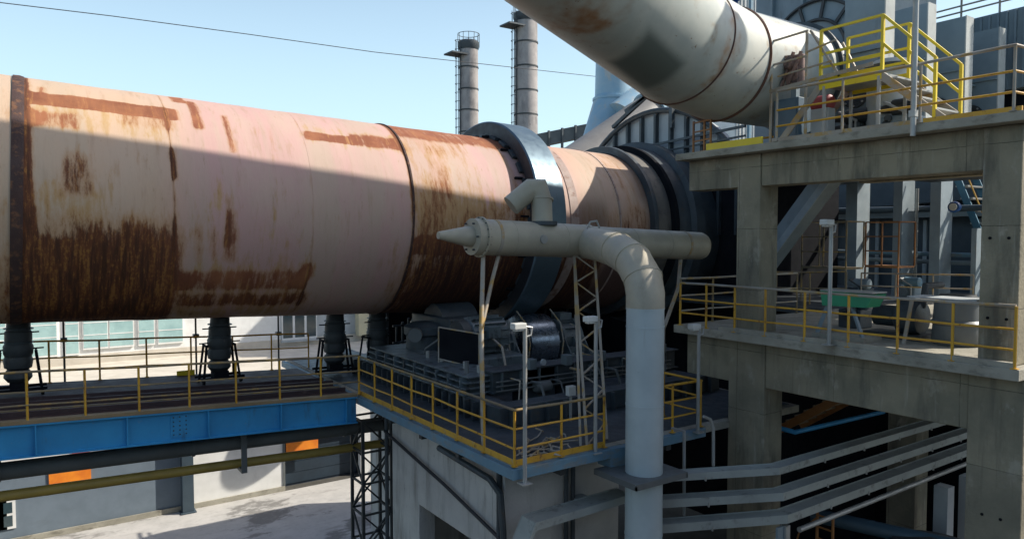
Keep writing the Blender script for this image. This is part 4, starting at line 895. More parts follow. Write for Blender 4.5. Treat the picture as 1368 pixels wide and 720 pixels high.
# circular ribbed cover behind the duct
rc = thing('ribbed_end_cover', 'large round grey cover plate with radial ribs behind the duct end', 'cover plate', (15.3, 10.1, 13.2))
cc = at(1088, 74, X=16.3); k_r = 71*(cc-CAMP).dot(FW)/FPX/1.88
obj('disc', MB().rev(cc, (1, 0, 0), [(0, 1.92*k_r), (.12, 1.92*k_r)], 64), 'slate', rc)
for r_ in (1.88, 1.2): obj('ring_bar', MB().path([cc+V(-.05, r_*k_r*math.cos(q), r_*k_r*math.sin(q)) for q in np.linspace(0, 2*PI, 49)], .04, 6), 'fan', rc)
for k in range(12):
    q = k*PI/6+.2; obj('radial_rib', MB().bar(cc+V(-.05, 1.2*k_r*math.cos(q), 1.2*k_r*math.sin(q)), cc+V(-.05, 1.88*k_r*math.cos(q), 1.88*k_r*math.sin(q)), .04, .07), 'fan', rc)
# duct stiff collar of dark corrugated bellows between duct and cover
obj('bellows', MB().rev(V(15.0, 10.27, 15.1), (1, 0, 0), [(0, 1.02), (.06, 1.16), (.12, 1.02), (.18, 1.16), (.24, 1.02), (.30, 1.16), (.4, 1.05)], 56, caps=False), worn('dark_bellows', (.07, .06, .08), .7), rc)

# ================================================================== CONCRETE TOWER
TZ, MZ = 13.2, 9.52
tw = thing('concrete_tower', 'weathered concrete frame tower with two open decks, filling the right side', 'building', (18, 8, 0))
bx('slab', tw, 'slab', 11.7, 19.2, 4.33, 10.9, 13.06, TZ, .01); bx('grating_floor', tw, 'fan', 19.21, 22.8, 7.6, 10.9, 13.08, TZ-.005)
bx('slab', tw, 'slab', 11.7, 27, 4.33, 10.9, 9.35, MZ, .01); bx('slab', tw, 'dark', 17.5, 27, 10.903, 17.5, 9.35, MZ-.004)
for (y0, y1) in ((4.48, 5.0), (8.95, 9.5)):
    bx('column', tw, 'concrete', 12, 12.58, y0, y1, MZ+.002, 13.057, .02)
bx('column', tw, 'concrete', 12, 12.75, 4.36, 5.12, 0, 9.347, .025); bx('column', tw, 'concrete', 12, 12.6, 8.79, 9.66, 0, 9.347, .025)
bx('beam', tw, 'concrete', 12.03, 12.5, 5.003, 8.947, 12.42, 13.057, .015); bx('beam', tw, 'concrete', 12.03, 12.5, 9.503, 10.8, 12.42, 13.057, .015)
bx('beam', tw, 'concrete', 12.03, 12.5, 5.123, 8.787, 8.45, 9.347, .015); bx('beam', tw, 'concrete', 12.03, 12.5, 9.663, 10.8, 8.45, 9.347, .015)
for x in (15.5, 18.7, 22.5):
    if x < 20: bx('beam', tw, 'concrete', x, x+.4, 4.5, 10.8, 12.88, 13.057)
    bx('beam', tw, 'concrete', x, x+.4, 4.5, 10.8, 8.7, 9.347)
for x in (18, 24): bx('column', tw, 'concrete', x, x+.6, 8.8, 9.5, 0, 9.347); bx('column', tw, 'concrete', x, x+.6, 4.4, 5.1, 0, 9.347)
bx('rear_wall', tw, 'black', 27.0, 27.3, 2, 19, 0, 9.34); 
bx('rear_wall', tw, 'black', 19.0, 26.9, 14.62, 14.9, 0, 9.34)  # near-black colour gives the bays their deep shade
for y in np.arange(5.3, 10.6, .42): obj('joist', MB().box(13, 22, y, y+.12, 9.05, 9.347), 'decktan', tw, loc=(17, y, 9.2))
bx('ground_slab', tw, 'dark', 12.8, 26.9, 4.4, 14.6, .004, .15)
# formwork marks: recessed tie holes on the near column face
for z in (1.5, 2.7, 3.9, 5.1, 6.3, 7.2, 10.2, 11.4):
    for y in (4.62, 4.87): obj('tie_hole', MB().tube((11.985, y, z), (12.002, y, z), .022, n=8), 'black', tw, loc=(12, y, z))
# mid deck edge kerb
bx('edge_kerb', tw, 'slab', 11.72, 11.82, 4.4, 9.7, MZ+.002, MZ+.085)
bx('edge_kerb', tw, 'rail_grey', 11.72, 11.76, 5.8, 8.5, TZ+.002, TZ+.07)
bx('edge_kerb', tw, 'yellow', 11.72, 11.76, 4.4, 5.75, TZ+.002, TZ+.07)
bx('edge_kerb', tw, 'bright_yellow', 11.75, 11.80, 8.75, 10.1, TZ+.002, TZ+.14)
guardrail('long yellow and grey railing along the edge of the middle deck', [(11.74, 10.75, MZ), (11.74, 8.6, MZ), (11.74, 4.4, MZ)], .91, (1, .63, .3), .82, 'yellow', 'rail_grey', 'yellow')
guardrail('railing across the far end of the middle deck, behind the left column', [(11.8, 10.8, MZ), (16, 10.8, MZ)], 1.0, (1, .63, .3), 1.0, 'rail_olive', 'rail_grey', 'rail_grey')
guardrail('grey topped yellow railing along the edge of the upper deck', [(11.72, 8.4, TZ), (11.72, 4.5, TZ), (12.9, 4.4, TZ)], .93, (1, .62, .3), 1.28, 'rail_grey', 'rail_grey', 'yellow')
guardrail('short yellow railing at the far left corner of the upper deck', [(14.2, 10.75, TZ), (14.2, 8.9, TZ)], .5, (1,), .9, 'yellow', 'yellow')
tp = thing('tall_grey_post', 'tall slim grey post rising in front of the yellow crossover stairs', 'post', (11.62, 5.83, TZ))
obj('pole', MB().tube((11.62, 5.85, 13.0), (11.62, 5.85, 15.9), .042, n=12), 'galv', tp); obj('clamp', MB().box(11.57, 11.67, 5.8, 5.9, 13.3, 13.4), 'galv', tp)
# orange ladder guard at left end
og = thing('rusty_ladder_cage', 'rusty orange ladder frame at the left corner of the upper deck', 'ladder', (12.1, 10.7, TZ))
for (y, mm) in ((10.75, 'brown'), (10.45, 'brown'), (10.28, 'brown')): obj('post', MB().bar((12.1, y, TZ-.1), (12.1, y, TZ+.72), .035, .035), mm, og)
for z in (.06, .3, .5, .7): obj('rung', MB().bar((12.1, 10.28, TZ+z), (12.1, 10.75, TZ+z-.02), .03, .03), 'brown', og)

# crossover stair
cs = thing('crossover_stair', 'bright yellow crossover platform with railings and metal stairs on the upper deck', 'stairs', (13, 7.5, TZ))
XA, XB = 12.6, 13.5
pz = 14.32
obj('platform', MB().box(XA, XB, 6.9, 8.1, pz-.05, pz), 'galv', cs)
obj('toe_board', MB().box(XA-.02, XA-.002, 6.9, 8.1, pz-.12, pz+.10), 'bright_yellow', cs); obj('toe_board', MB().box(XB+.002, XB+.02, 6.9, 8.1, pz-.12, pz+.10), 'bright_yellow', cs)
for xx, nm in ((XA, 0), (XB, 1)):
    for y in (8.08, 6.9): obj('post', MB().bar((xx, y, pz-.02), (xx, y, pz+1.0), .05, .05), 'bright_yellow', cs, loc=(xx, y, pz))
    for z in (.99, .55, .3): obj('rail', MB().bar((xx, 8.08, pz+z), (xx, 6.9, pz+z), .035, .045), 'bright_yellow', cs)
    yb_ = 6.0; zb_ = TZ
    for z in (.99, .5): obj('stair_rail', MB().bar((xx, 6.9, pz+z), (xx, yb_, zb_+.2+z), .035, .045), 'bright_yellow', cs)
    obj('post', MB().bar((xx, yb_, zb_), (xx, yb_, zb_+1.19), .05, .05), 'bright_yellow', cs)
    obj('stringer', MB().bar((xx, 6.92, pz-.05), (xx, 5.7, TZ+.02), .03, .13), 'rail_grey', cs)
    # far side flight
    obj('stringer', MB().bar((xx, 8.08, pz-.05), (xx, 9.0, TZ+.05), .03, .13), 'rail_grey', cs)
    if nm == 0:
        obj('stair_rail', MB().bar((xx, 8.31, 15.37), (xx, 7.69, 14.38), .04, .04), 'rail_grey', cs)
    else: obj('stair_rail', MB().bar((xx, 8.2, 15.25), (xx, 7.75, 14.35), .04, .04), 'rail_grey', cs)
for k in range(5):
    f = (k+.6)/5.4; y = 6.9+(5.75-6.9)*f; z = pz-(pz-TZ)*f
    obj('tread', MB().box(XA+.03, XB-.03, y-.13, y+.13, z-.02, z+.01), 'galv', cs, loc=(13, y, z))
for y in (6.95, 8.0):
    for xx in (XA, XB): obj('leg', MB().bar((xx, y, TZ), (xx, y, pz-.06), .05, .05), 'galv', cs)
lg = thing('grey_landing_frame', 'grey tube railing frame around the landing in front of the duct', 'railing', (12.5, 8.7, TZ))
zz = 14.35
for z in (0, .5, .97): obj('rail', MB().bar((12.5, 9.1, zz+z), (12.5, 8.3, zz+z+.03), .035, .035), 'rail_grey', lg)
obj('rail', MB().bar((12.5, 8.3, zz+.6), (12.5, 7.72, zz+.7), .03, .03), 'rail_grey', lg); obj('rail', MB().bar((12.5, 8.95, zz+.25), (12.5, 7.8, zz+.33), .03, .03), 'rail_grey', lg)
for y in (9.1, 8.32): obj('post', MB().bar((12.5, y, TZ), (12.5, y, zz+.97), .04, .04), 'rail_grey', lg)
obj('kick_strip', MB().bar((12.48, 9.12, zz-.02), (12.48, 7.0, zz+.12), .02, .07), 'rail_grey', lg)
# dusty actuator seen through the frame
mo = thing('damper_actuator', 'dusty pinkish actuator machinery behind the grey frame', 'machine', (13.0, 8.75, TZ))
am = MB()
c = at(1063, 92, X=13.0)
am.box(c.x-.12, c.x+.12, c.y-.12, c.y+.14, c.z-.32, c.z+.02); am.rev(c+V(-.2, .05, .1), (1, 0, 0), [(0, .1), (.05, .14), (.35, .14), (.4, .08)], 16); am.rev(c+V(0, -.1, .0), (0, 0, 1), [(-.3, .09), (.26, .09)], 12)
obj('gearbox', am, 'pinkish', mo, bevel=.01)
obj('linkage', MB().bar(c+V(-.15, .22, -.35), c+V(-.15, -.05, .3), .05, .05).bar(c+V(-.15, -.22, .28), c+V(-.15, .05, -.3), .05, .05).bar(c+V(-.15, .2, .25), c+V(-.15, -.2, .2), .04, .04), 'pinkish', mo)
obj('stand', MB().box(c.x-.06, c.x+.06, c.y-.06, c.y+.06, TZ, c.z-.3), 'slate', mo)
rd = thing('red_motor', 'faded red round motor on a grey pedestal under the yellow platform', 'motor', (13.3, 7.9, TZ))
c = at(1099, 138, X=13.2)
obj('body', MB().rev(c+V(0, .22, 0), (0, -1, 0), [(0, .1), (.04, .15), (.40, .15), (.44, .1)], 20), 'red', rd); obj('pedestal', MB().box(c.x-.12, c.x+.12, c.y-.2, c.y+.18, TZ, c.z-.12), 'ltgrey', rd, bevel=.01)
# blue-grey cabinets on upper deck
cbn = thing('slate_cabinet', 'slate blue steel cabinet at the left end of the upper railing', 'cabinet', (12.9, 9.0, TZ))
a = at(1034, 135, X=12.9); b = at(1066, 180, X=12.9)
obj('body', MB().box(12.9, 13.7, b.y, a.y, TZ, a.z), worn('blue_cabinet_paint', (.11, .17, .22), .5), cbn, bevel=.01); obj('door', MB().box(12.88, 12.899, b.y+.04, a.y-.04, TZ+.06, a.z-.05), worn('blue_cabinet_door', (.12, .185, .24), .5), cbn)
# machinery clutter behind upper rail
def clutter(name, label, cat, x, y, z, seed, mats=('slate', 'fan', 'ltgrey', 'dark'), sc=1.0):
    rr = random.Random(seed); t = thing(name, label, cat, (x, y, z))
    obj('casing', MB().box(x-.3*sc, x+.3*sc, y-.3*sc, y+.3*sc, z, z+.5*sc), mats[0], t, bevel=.03*sc)
    obj('motor', MB().rev((x-.2*sc, y-.45*sc, z+.65*sc), (0, 1, 0), [(0, .1*sc), (.04*sc, .16*sc), (.5*sc, .16*sc), (.54*sc, .1*sc), (.8*sc, .06*sc)], 18), mats[1], t)
    obj('pipe', MB().path([V(x-.34*sc, y-.2*sc, z+.1*sc), V(x-.34*sc, y-.2*sc, z+.55*sc), V(x-.34*sc, y+.15*sc, z+.75*sc), V(x, y+.2*sc, z+.75*sc)], .03*sc, 8), mats[2], t)
    for k in range(3):
        a = rr.uniform(-.25, .2)*sc; obj('flange', MB().rev((x-.32*sc, y+a, z+.25*sc+.1*k*sc), (-1, 0, 0), [(0, .07*sc), (.04*sc, .07*sc)], 12), mats[3], t)
    return t
clutter('hydraulic_unit', 'small dark hydraulic unit beside the legs of the yellow stairs', 'machine', 13.9, 7.2, TZ, 1)
clutter('hydraulic_unit', 'small dark hydraulic unit right behind the red motor', 'machine', 14.2, 8.3, TZ, 2, ('dark', 'fan', 'galv', 'dark'))
w_ = thing('white_tank', 'round white topped tank under the yellow stairs platform', 'tank', (14.3, 7.45, TZ))
c = at(1190, 85, X=14.2); obj('shell', MB().rev((14.2, c.y, TZ), (0,0,1), [(0, .42), (c.z-TZ-.1, .42), (c.z-TZ+.05, .3), (c.z-TZ+.1, .05)], 28), 'ltgrey', w_)
obj('lid', MB().rev((14.2, c.y, c.z-.12), (0,0,1), [(0, .47), (.06, .47)], 28), 'dark', w_)

# bins / casings behind the upper deck
cl = thing('slate_silo_block', 'tall slate blue steel casing behind the round ribbed cover', 'silo', (17, 11, TZ))
bx('casing', cl, 'slate', 16.6, 19.4, 9.26, 12.6, TZ, 18.1)
bx('casing', cl, 'slate', 19.5, 23, 12.6, 14.3, TZ, 18.2)  # rear casing, height and place set to throw the notch shadow on the kiln
for y in (10.4, 11.1, 12.0): obj('rib', MB().box(16.48, 16.598, y, y+.08, TZ, 18.0), 'slate', cl, loc=(16.5, y, TZ))
fb = thing('finned_casing', 'slate blue casing with tall pale edged upright fins', 'casing', (15.5, 7, TZ))
XF = 15.0
PF = worn('pale_sunlit_fin', (.46, .48, .46), .6, patches=(((.2, .17, .13), 3, .55, .7, (1, 1, .5), .6),))  # pale paint that also carries the sun falling on the fin fronts
for k, x in enumerate((14.72, 16.45, 18.22, 19.95)):
    zt = 16.5+.02*k
    bx('fin', fb, 'slate', x, x+.34, 8.04, 8.9 if k == 0 else 9.25, TZ, zt)
    bx('fin_edge', fb, PF, x-.01, x+.35, 8.01, 8.037, TZ, zt+.01)
    c = V(x-.01, 8.62, TZ+1.25)
    f_ = obj('inspection_port', MB().rev(c, (-1, 0, 0), [(0, .30), (.05, .30), (.05, .22), (.02, .2)], 24), 'fan', fb, loc=c)
    for q in range(8): p = c+V(-.05, .26*math.cos(q*PI/4), .26*math.sin(q*PI/4)); obj('bolt', MB().tube(p, p+V(-.03, 0, 0), .022, n=6), 'galv', f_, loc=p)
    for z in (TZ+.5, TZ+2.1): bx('stiffener', fb, 'slate', x-.07, x-.012, 8.04, 8.88, z, z+.03)
    if k < 3: bx('ledge', fb, 'slate', x+.352, x+1.70, 8.5, 9.2, 15.2, 15.24)
bx('rear_panel', fb, 'slate', 19.45, 22, 9.26, 9.4, TZ, 16.4)
rb = thing('corrugated_roof_house', 'dark grey corrugated housing in the top right corner', 'building', (18, 4, TZ))
p0 = at(1294, 27, X=21); p1 = at(1368, 9, X=21); p2 = V(21, p1.y-.8, p1.z+ (p1.z-p0.z)/(p1.y-p0.y)*-.8)
bx('shadow_gap', rb, 'black', 21.3, 21.5, p2.y, 9.6, TZ, 16)
mbb = MB().prism([V(21, p0.y, 15.2), V(21, p0.y, p0.z), p1, p2, V(21, p2.y, 15.2)], (.4, 0, 0)); obj('cladding', mbb, 'slate', rb)
yy = p0.y-.1
while yy > p2.y:
    zt = p0.z+(p1.z-p0.z)*(yy-p0.y)/(p1.y-p0.y); obj('rib', MB().box(20.93, 20.999, yy-.05, yy, 15.2, zt-.02), 'slate', rb, loc=(21, yy, 15.2)); yy -= .2
g0 = V(17.5, 10.3, 16.9); 
guardrail('thin grey handrail on the roof edge against the sky, top right', [at(1236, 41, X=21.2), at(1392, 3.5, X=21.2)], .8, (1, .52, .32), 1.0, 'rail_grey', 'rail_grey', 'rail_grey', r=.03)
# white corrugated hall & blue drive on top of duct
wh = thing('pale_corrugated_wall', 'pale corrugated building wall between the duct and the slate casing', 'building', (40, 30, 0))
a = at(985, -60, Y=30); b = at(1060, 60, Y=30)
bx('wall', wh, 'white', a.x, b.x+6, 30, 36, 0, 30)
for i in range(30): obj('rib', MB().box(a.x+i*.35, a.x+i*.35+.1, 29.93, 29.998, 10, 29.9), 'ltgrey', wh, loc=(a.x+i*.35, 30, 10))
cpost = at(1003, 10, Y=29.5); obj('corner_post', MB().box(cpost.x-.1, cpost.x+.1, 29.4, 29.6, 10, 29), 'ltblue', wh)
bm_ = thing('blue_drive_motor', 'vivid blue motor perched above the duct elbow', 'motor', at(970, 6, X=13.3))
c = at(970, 2, X=13.3)
obj('body', MB().rev(c+V(-.3, .1, 0), (1, -.3, 0), [(0, .12), (.04, .2), (.5, .2), (.55, .12)], 18), 'motorblue', bm_); obj('terminal_box', MB().box(c.x-.1, c.x+.12, c.y-.3, c.y-.12, c.z-.05, c.z+.12), 'motorblue', bm_, bevel=.02)
obj('bracket', MB().box(c.x-.2, c.x+.2, c.y-.15, c.y+.15, 16.1, c.z-.15), 'motorblue', bm_)

# ------------------------------------------------------------------ middle deck contents
for (a_, b_, xx, lb) in ((1128, 1156, 22.6, 'first grey steel post from the left behind the middle deck, lit edge'), (1191, 1213, 23.0, 'second grey steel post behind the middle deck, right of the orange cage'),
                     (1240, 1266, 23.4, 'third grey steel post behind the middle deck, before the blue stairs'), (1296, 1308, 23.6, 'fourth grey steel post, beside the near concrete column')):
    y1 = at(a_, 380, X=xx).y; wd = (at(a_, 380, X=xx).y-at((a_+b_)/2+1, 380, X=xx).y)
    t = tag(obj('steel_post', MB().box(xx, xx+.75, y1-wd, y1, MZ, 16 if a_ < 1290 else at(1300, 305, X=xx).z).box(xx-.1, xx+.85, y1-wd-.08, y1+.08, MZ, MZ+.04), 'post', loc=(xx, y1, MZ)), lb, 'post')
dg = thing('diagonal_brace', 'thick grey diagonal brace leaning behind the left concrete column', 'brace', (17, 10, MZ))
a = at(1035, 335, X=18.5); b = at(1098, 250, X=18.5); dv = (b-a)
obj('web', MB().bar(a-dv*.6, b+dv*.25, .5, .55, up=(1, 0, 0)), 'slate', dg)
obj('flange', MB().bar(a-dv*.6+V(-.28, -.2, 0), b+dv*.25+V(-.28, -.2, 0), .04, .2), 'post', dg)
hpp = thing('cooler_hopper', 'dark blue hopper casing hanging under the upper deck', 'hopper', (21, 10, 10))
obj('body', MB().prism([V(28, 20, 14.6), V(28, 8, 14.6), V(28, 9, 12.9), V(28, 19, 12.5)], (1, 0, 0)), 'navy', hpp)
obj('lower_ledge', MB().box(28.7, 29.29, 6.5, 22, 12.2, 12.4), 'slate', hpp)
bx('casing_panel', hpp, 'navy', 29.3, 29.9, 6, 27, 4, 15)
for y in np.arange(6.5, 24, 1.9): obj('rib', MB().box(29.2, 29.298, y, y+.12, 8, 12.1), 'post', hpp, loc=(29.2, y, 8))
# orange cage frames
def cage(label, pa, pb, X, mat):
    a, b = at(*pa, X=X), at(*pb, X=X)
    t = thing('tube_cage', label, 'cage', (X, a.y, b.z)); m = .035
    for y in (a.y, (a.y+b.y)/2, b.y): obj('post', MB().bar((X, y, b.z), (X, y, a.z), m, m), mat, t, loc=(X, y, b.z))
    for f in (0, .33, .66, 1): obj('rail', MB().bar((X, a.y, a.z+(b.z-a.z)*f), (X, b.y, a.z+(b.z-a.z)*f), m, m), mat, t)
    obj('back_frame', MB().bar((X+.9, a.y, b.z), (X+.9, a.y, a.z), m, m).bar((X+.9, b.y, b.z), (X+.9, b.y, a.z), m, m).bar((X+.9, a.y, a.z), (X+.9, b.y, a.z), m, m).bar((X, a.y, a.z), (X+.9, a.y, a.z), m, m).bar((X, b.y, a.z), (X+.9, b.y, a.z), m, m), mat, t)
    obj('floor_plate', MB().box(X-.02, X+.9, b.y, a.y, b.z-.05, b.z), mat, t)
    obj('leg', MB().bar((X, a.y, MZ), (X, a.y, b.z-.05), m, m).bar((X, b.y, MZ), (X, b.y, b.z-.05), m, m), mat, t)
cage('orange tube cage platform left of the first grey steel post', (1072, 297), (1130, 358), 19.5, 'rail_olive')
cage('orange tube cage platform right of the first grey steel post', (1157, 297), (1200, 356), 20.5, 'brown')
guardrail('grey handrail between the steel posts at the back of the middle deck', [at(1150, 398, X=19.5), at(1300, 405, X=19.5)], .7, (1, .5), 1.0, 'rail_grey', 'rail_grey', 'rail_grey', r=.022)
guardrail('low handrail at the back of the middle deck, right of the left column', [at(1037, 405, X=17), at(1130, 408, X=17)], .85, (1, .5), .9, 'rail_olive', 'rail_olive', 'rail_olive', r=.022)
# blue stairs seen from below
st = thing('blue_metal_stair', 'blue metal stair with sunlit open treads beside the near column', 'stairs', at(1290, 320, X=24.6))
a = at(1274, 226, X=24.6); b = at(1314, 325, X=24.6); a2 = a+V(1.3, 0, 0); b2 = b+V(1.3, 0, 0)
for p_, q_ in ((a, b), (a2, b2)): obj('stringer', MB().bar(p_, q_, .05, .2), worn('blue_stair_paint', (.05, .17, .26), .5), st)
for k in range(6):
    p_ = a.lerp(b, (k+.4)/6); obj('tread', MB().box(p_.x+.03, p_.x+1.25, p_.y-.2, p_.y+.16, p_.z-.03, p_.z+.02), 'galv', st, loc=p_)
obj('hand_rail', MB().path([a+V(0, 0, .8), b+V(0, 0, .8)], .025, 6), 'yellow', st)
# green box
gb = thing('green_hopper', 'green painted trough on a skewed stand behind the middle railing', 'trough', at(1132, 440, X=12.6))
XG = 12.5; a = at(1096, 388, X=XG); b = at(1166, 412, X=XG)
obj('trough', MB().prism([V(XG, a.y, a.z), V(XG, b.y, a.z-.02), V(XG, b.y+.12, b.z), V(XG, a.y-.04, b.z-.02)], (.45, 0, 0)), 'green', gb)
obj('rim', MB().box(XG-.02, XG+.47, b.y, a.y, a.z, a.z+.02), 'galv', gb)
obj('leg', MB().bar((XG+.1, a.y-.1, b.z), (XG, a.y+.08, MZ), .07, .07), 'slate', gb)
obj('leg', MB().bar((XG+.1, b.y+.45, b.z), (XG, b.y+.15, MZ), .05, .05), 'slate', gb); obj('base_plate', MB().box(XG-.1, XG+.5, b.y+.1, a.y+.1, MZ+.002, MZ+.09), 'slab', gb)
# big grey machine / tanks right of it
tk = thing('grey_vat', 'squat grey vat with a dented rim beside the near column', 'tank', at(1275, 470, X=13.2))
c = V(13.6, 6.0, MZ); obj('body', MB().rev(c, (0,0,1), [(0, .36), (.06, .40), (.35, .38), (.40, .43), (.45, .38), (.78, .36), (.8, .42), (.84, .42)], 28), 'greypipe', tk); obj('hatch', MB().rev(c+V(0, 0, .84), (0,0,1), [(0, .3), (.05, .28)], 20), 'fan', tk)
tk2 = thing('dark_pump_set', 'dark pump and motor between the green trough and the grey vat', 'pump', at(1205, 450, X=13.4))
c = V(13.7, 7.0, MZ); obj('casing', MB().rev(c+V(0, 0, .4), (0, 1, 0), [(-.4, .12), (-.36, .3), (0, .34), (.1, .2), (.5, .2), (.55, .1)], 24), 'dark', tk2); obj('skid', MB().box(c.x-.3, c.x+.3, c.y-.5, c.y+.6, MZ+.002, MZ+.1), 'fan', tk2)
obj('riser', MB().path([c+V(0, -.35, .6), c+V(0, -.4, 1.0), c+V(.6, -.4, 1.0)], .06, 10), 'fan', tk2)
clutter('drive_unit', 'dark gearbox drive behind the left part of the middle railing', 'machine', 14.5, 8.4, MZ, 5, ('dark', 'navy', 'fan', 'fan'), .8)
clutter('drive_unit', 'dark gearbox drive just left of the grey vat', 'machine', 15.6, 6.9, MZ, 6, ('dark', 'navy', 'fan', 'fan'), .9)
clutter('compressor_unit', 'blue-grey compressor behind the railing, near the first grey steel post', 'machine', 19.9, 11.4, MZ, 9, ('navy', 'slate', 'fan', 'ltblue'), .9)
clutter('compressor_unit', 'pale blue pump skid between the second and third grey steel posts', 'machine', 21.9, 11.0, MZ, 10, ('slate', 'ltblue', 'galv', 'slate'), .9)
pw_ = thing('service_pipes', 'parallel pale service pipes running behind the grey steel posts', 'pipes', (24, 12, 11))
for k_, z_ in enumerate((10.6, 10.85, 12.3)): obj('pipe', MB().tube((24.2, 8.5, z_), (24.2, 17, z_+.1), .07+.03*(k_ == 2), n=12), ('slate', 'ltblue', 'navy')[k_], pw_)
for y_ in (9.6, 11.9, 15.0): obj('riser', MB().tube((24.0, y_, MZ), (24.0, y_, 13), .05, n=10), 'galv', pw_)
pl = tag(obj('leaning_plank', MB().bar(at(1207, 462, X=12.9), at(1219, 396, X=13.2), .06, .03), 'rail_grey', loc=at(1207, 462, X=12.9)), 'narrow pale plank leaning upright behind the middle railing', 'plank')
rgl = tag(obj('white_cover_sheet', MB().box(12.05, 12.6, 5.05, 6.1, 10.43, 10.445), 'ltgrey', loc=(12.6, 5.5, 10.43)), 'thin pale sheet lying across the grey vat and the middle rail', 'sheet')
wl = thing('hanging_work_lamp', 'blue work lamp fixed to the third grey steel post', 'lamp', at(1276, 280, X=22.9))
c = at(1278, 277, X=22.9); obj('housing', MB().rev(c, (-1, -.2, 0), [(0, .08), (.1, .15), (.3, .17), (.35, .14)], 18), 'motorblue', wl); obj('lens', MB().rev(c+V(-.36, -.06, 0), (-1, -.2, 0), [(0, .11), (.03, .1)], 18), 'lamphead', wl)

# ------------------------------------------------------------------ lower level: trays, pipes
def tray(label, pts, w_, h, mat='cable'):
    t = thing('cable_tray', label, 'cable tray', pts[0], 'bent grey cable trays under the middle deck')
    m = MB()
    P = [V(*p) for p in pts]
    for i in range(len(P)-1): pass
    # mitred tray: floor + two side flanges swept along the path
    def off(s):
        out = []
        for i, p in enumerate(P):
            d0 = (P[i]-P[i-1]).normalized() if i else (P[1]-P[0]).normalized(); d1 = (P[i+1]-P[i]).normalized() if i < len(P)-1 else d0
            n0_ = d0.cross(V(0,0,1)).normalized(); n1_ = d1.cross(V(0,0,1)).normalized(); n = (n0_+n1_).normalized(); out.append(p+n*(s/max(.3, n.dot(n0_))))
        return out
    def strip(a, b, z0, z1):
        A, B = off(a), off(b)
        for i in range(len(P)-1):
            q = [A[i], A[i+1], B[i+1], B[i]]
            vs = [v+V(0,0,z0) for v in q]+[v+V(0,0,z1) for v in q]
            yield MB().add(vs, [(0,3,2,1),(4,5,6,7),(0,1,5,4),(1,2,6,5),(2,3,7,6),(3,0,4,7)])
    for nm, a, b, z0, z1 in (('side_flange', w_/2-.015, w_/2, -h/2, h/2), ('side_flange', -w_/2, -w_/2+.015, -h/2, h/2), ('cover', -w_/2+.015, w_/2-.015, h/2-.03, h/2-.015)):
        mm = MB()
        for s_ in strip(a, b, z0, z1): mm.add(s_.v, s_.f)
        obj(nm, mm, mat, t, loc=P[0])
    for i in range(len(P)-1):
        L = (P[i+1]-P[i]).length; n = int(L/1.2)
        for k in range(1, n):
            q = P[i].lerp(P[i+1], k/n); d = (P[i+1]-P[i]).normalized(); nn = d.cross(V(0,0,1))
            obj('clip', MB().bar(q+nn*(w_/2+.002)+V(0, 0, -h/2-.03), q+nn*(w_/2+.002)+V(0, 0, -h/2+.05), .03, .02), 'galv', t, loc=q)
    return t
tray('topmost of the three bent grey cable trays under the middle deck', [(9.32, 9.6, 6.95), (11.27, 8.0, 7.19), (19.5, 8.0, 7.19)], .26, .13)
tray('middle one of the three bent grey cable trays under the middle deck', [(9.3, 9.55, 6.50), (11.39, 8.0, 6.70), (19.5, 8.0, 6.72)], .28, .15)
tray('lowest of the three bent grey cable trays under the middle deck', [(9.3, 9.5, 6.05), (11.52, 8.0, 6.26), (19.5, 8.0, 6.30)], .3, .16)
tray('wide grey cable tray running across the front of the pier', [(6.8, 9.75, 6.2), (7.0, 9.75, 6.58), (9.2, 9.75, 6.62)], .42, .14)
lp = thing('pale_conduit', 'thin pale pipe running just below the lowest bent cable tray', 'pipe', (12, 7.9, 6.0))
obj('pipe', MB().tube((11.9, 7.9, 5.95), (19.5, 7.9, 6.02), .05, n=12), 'galv', lp)
sp = thing('tray_support_post', 'pale steel post under the bend of the cable trays', 'post', (11.6, 8.0, 0))
obj('post', MB().box(11.5, 11.62, 7.9, 8.02, 0, 6.1), 'galv', sp); obj('web', MB().box(11.3, 11.5, 7.94, 7.98, 0, 6.1), 'slate', sp)
for i, x in enumerate((17.0, 18.2)):
    tag(obj('pale_pillar', MB().box(x, x+.3, 7.6, 7.9, 0, 5.8), 'ltgrey', loc=(x, 7.7, 0)), 'left one of two pale pillars under the right end of the trays' if i == 0 else 'right one of two pale pillars under the right end of the trays', 'pillar')
vp = thing('thin_drop_pipe', 'thin grey vertical pipe hanging right of the downpipe', 'pipe', (9.9, 9.2, 5.9))
p1_, p2_ = at(914, 575, Y=9.2), at(914, 688, Y=9.2)
obj('pipe', MB().tube(p1_, p2_, .03, n=8), 'galv', vp); obj('top_bracket', MB().box(p1_.x-.03, p1_.x+.03, 9.2, 9.5, p1_.z-.03, p1_.z), 'galv', vp)
hk = thing('hooked_vent_pipe', 'thin grey pipe with a hooked top beside the left lower column', 'pipe', (10.8, 8.6, 7))
e0, e1, e2, e3 = at(940, 556, Y=9.0), at(949, 560, Y=9.0), at(953, 572, Y=9.0), at(953, 622, Y=9.0)
obj('pipe', MB().path([e0, e1, e2, e3], .03, 8), 'galv', hk)
bpp = thing('blue_angled_pipe', 'blue pipe angled under the joists of the middle deck', 'pipe', (13, 8.5, 8))
obj('pipe', MB().path([at(1043, 572, X=13.2), at(1062, 577, X=13.4), at(1180, 550, X=17)], .05, 10), 'blue', bpp)
b2 = thing('low_blue_pipe', 'dull blue horizontal pipe low between the columns', 'pipe', (14, 7, 4.2))
a = at(1140, 706, X=15); obj('pipe', MB().tube((a.x, a.y+1, a.z), (a.x+1.5, 4.6, a.z+.05), .16, n=16), worn('dull_blue_pipe', (.05, .1, .14), .5), b2)
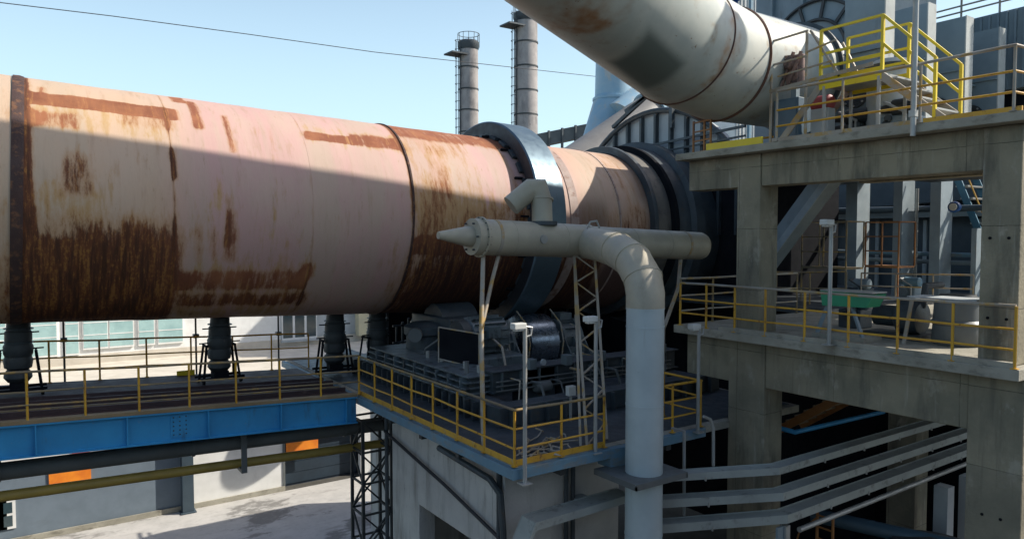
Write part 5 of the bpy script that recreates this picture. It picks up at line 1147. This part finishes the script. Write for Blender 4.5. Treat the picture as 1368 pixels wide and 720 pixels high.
sf = thing('brown_stair_flight', 'rusty brown stair flight in the dark bay under the middle deck', 'stairs', at(1090, 570, X=15))
a, b = at(1036, 572, X=15), at(1150, 512, X=15); a.z += .0
for dx_ in (0, 1.0): obj('stringer', MB().bar(a+V(dx_, 0, -.08), b+V(dx_, 0, -.08), .04, .18), 'brown', sf)
for k_ in range(9):
    p_ = a.lerp(b, (k_+.5)/9); obj('tread', MB().box(p_.x+.03, p_.x+.97, p_.y-.13, p_.y+.10, p_.z-.02, p_.z+.02), 'decktan', sf, loc=p_)
ol = thing('orange_ladder', 'orange ladder with hoop rails low behind the cable trays', 'ladder', at(1095, 720, X=14))
XL = 14.0; a = at(1092, 684, X=XL); b = at(1113, 684, X=XL)
for y in (a.y, b.y): obj('rail', MB().tube((XL, y, 3.6), (XL, y, a.z), .03, n=8), 'brown', ol)
for k in range(6): obj('rung', MB().tube((XL, a.y, a.z-.05-.25*k), (XL, b.y, a.z-.05-.25*k), .02, n=6), 'brown', ol)
obj('hoop', MB().path([V(XL, a.y, a.z-.1), V(XL-.2, a.y+.3, a.z-.5), V(XL-.25, a.y+.45, a.z-1.2)], .02, 6), 'brown', ol)
dm = thing('dark_round_tank', 'dark rounded tank low behind the orange ladder', 'tank', (15.5, 7.0, 0))
obj('shell', MB().rev((15.6, 7.2, 0), (0,0,1), [(0, 1.1), (4.6, 1.1), (5.0, .8), (5.15, .1)], 32), 'fan', dm)

# added hall behind the viewpoint, unseen, dims the skylight on the shaded faces
sh = thing('skylight_blocker', 'long dark steel clad hall added behind the viewpoint to cut skylight', 'building', (-6, -18, 0))
bx('cladding_wall', sh, 'cladding', -45, 22, -34, -13, 0, 15)
for x_ in np.arange(-44, 22, 3.0): bx('wall_rib', sh, 'fan', x_, x_+.15, -12.998, -12.9, 0, 14.8)
for x_ in np.arange(-42, 20, 6.0): bx('window', sh, 'darkglass', x_, x_+2.0, -12.95, -12.901, 9, 11)
bx('roof', sh, 'slab', -45.3, 22.3, -34.3, -12.7, 15.004, 15.3)
# ================================================================== OUT OF FRAME: added hall slab, shaped so its top edge shades the kiln
blocker = thing('kiln_shade_blocker', 'unseen concrete slab on columns, added beyond the right edge to shade the kiln', 'building', (27, 5, 0))
def wy(x): return 6.52-.083*(x-18.46)
xs2 = (14.5, 34.6)
obj('blocker_slab', MB().prism([V(xs2[0], wy(xs2[0]), 24.2), V(xs2[1], wy(xs2[1]), 24.2), V(xs2[1], wy(xs2[1])-1.3, 24.2), V(xs2[0], wy(xs2[0])-1.3, 24.2)], (0, 0, 7.2)), 'concrete', blocker)
for x in (20, 27, 34): obj('column', MB().box(x-.3, x+.3, 3.6, 4.2, 13.21 if x < 20 else (9.53 if x < 27 else 0), 24.19), 'concrete', blocker)
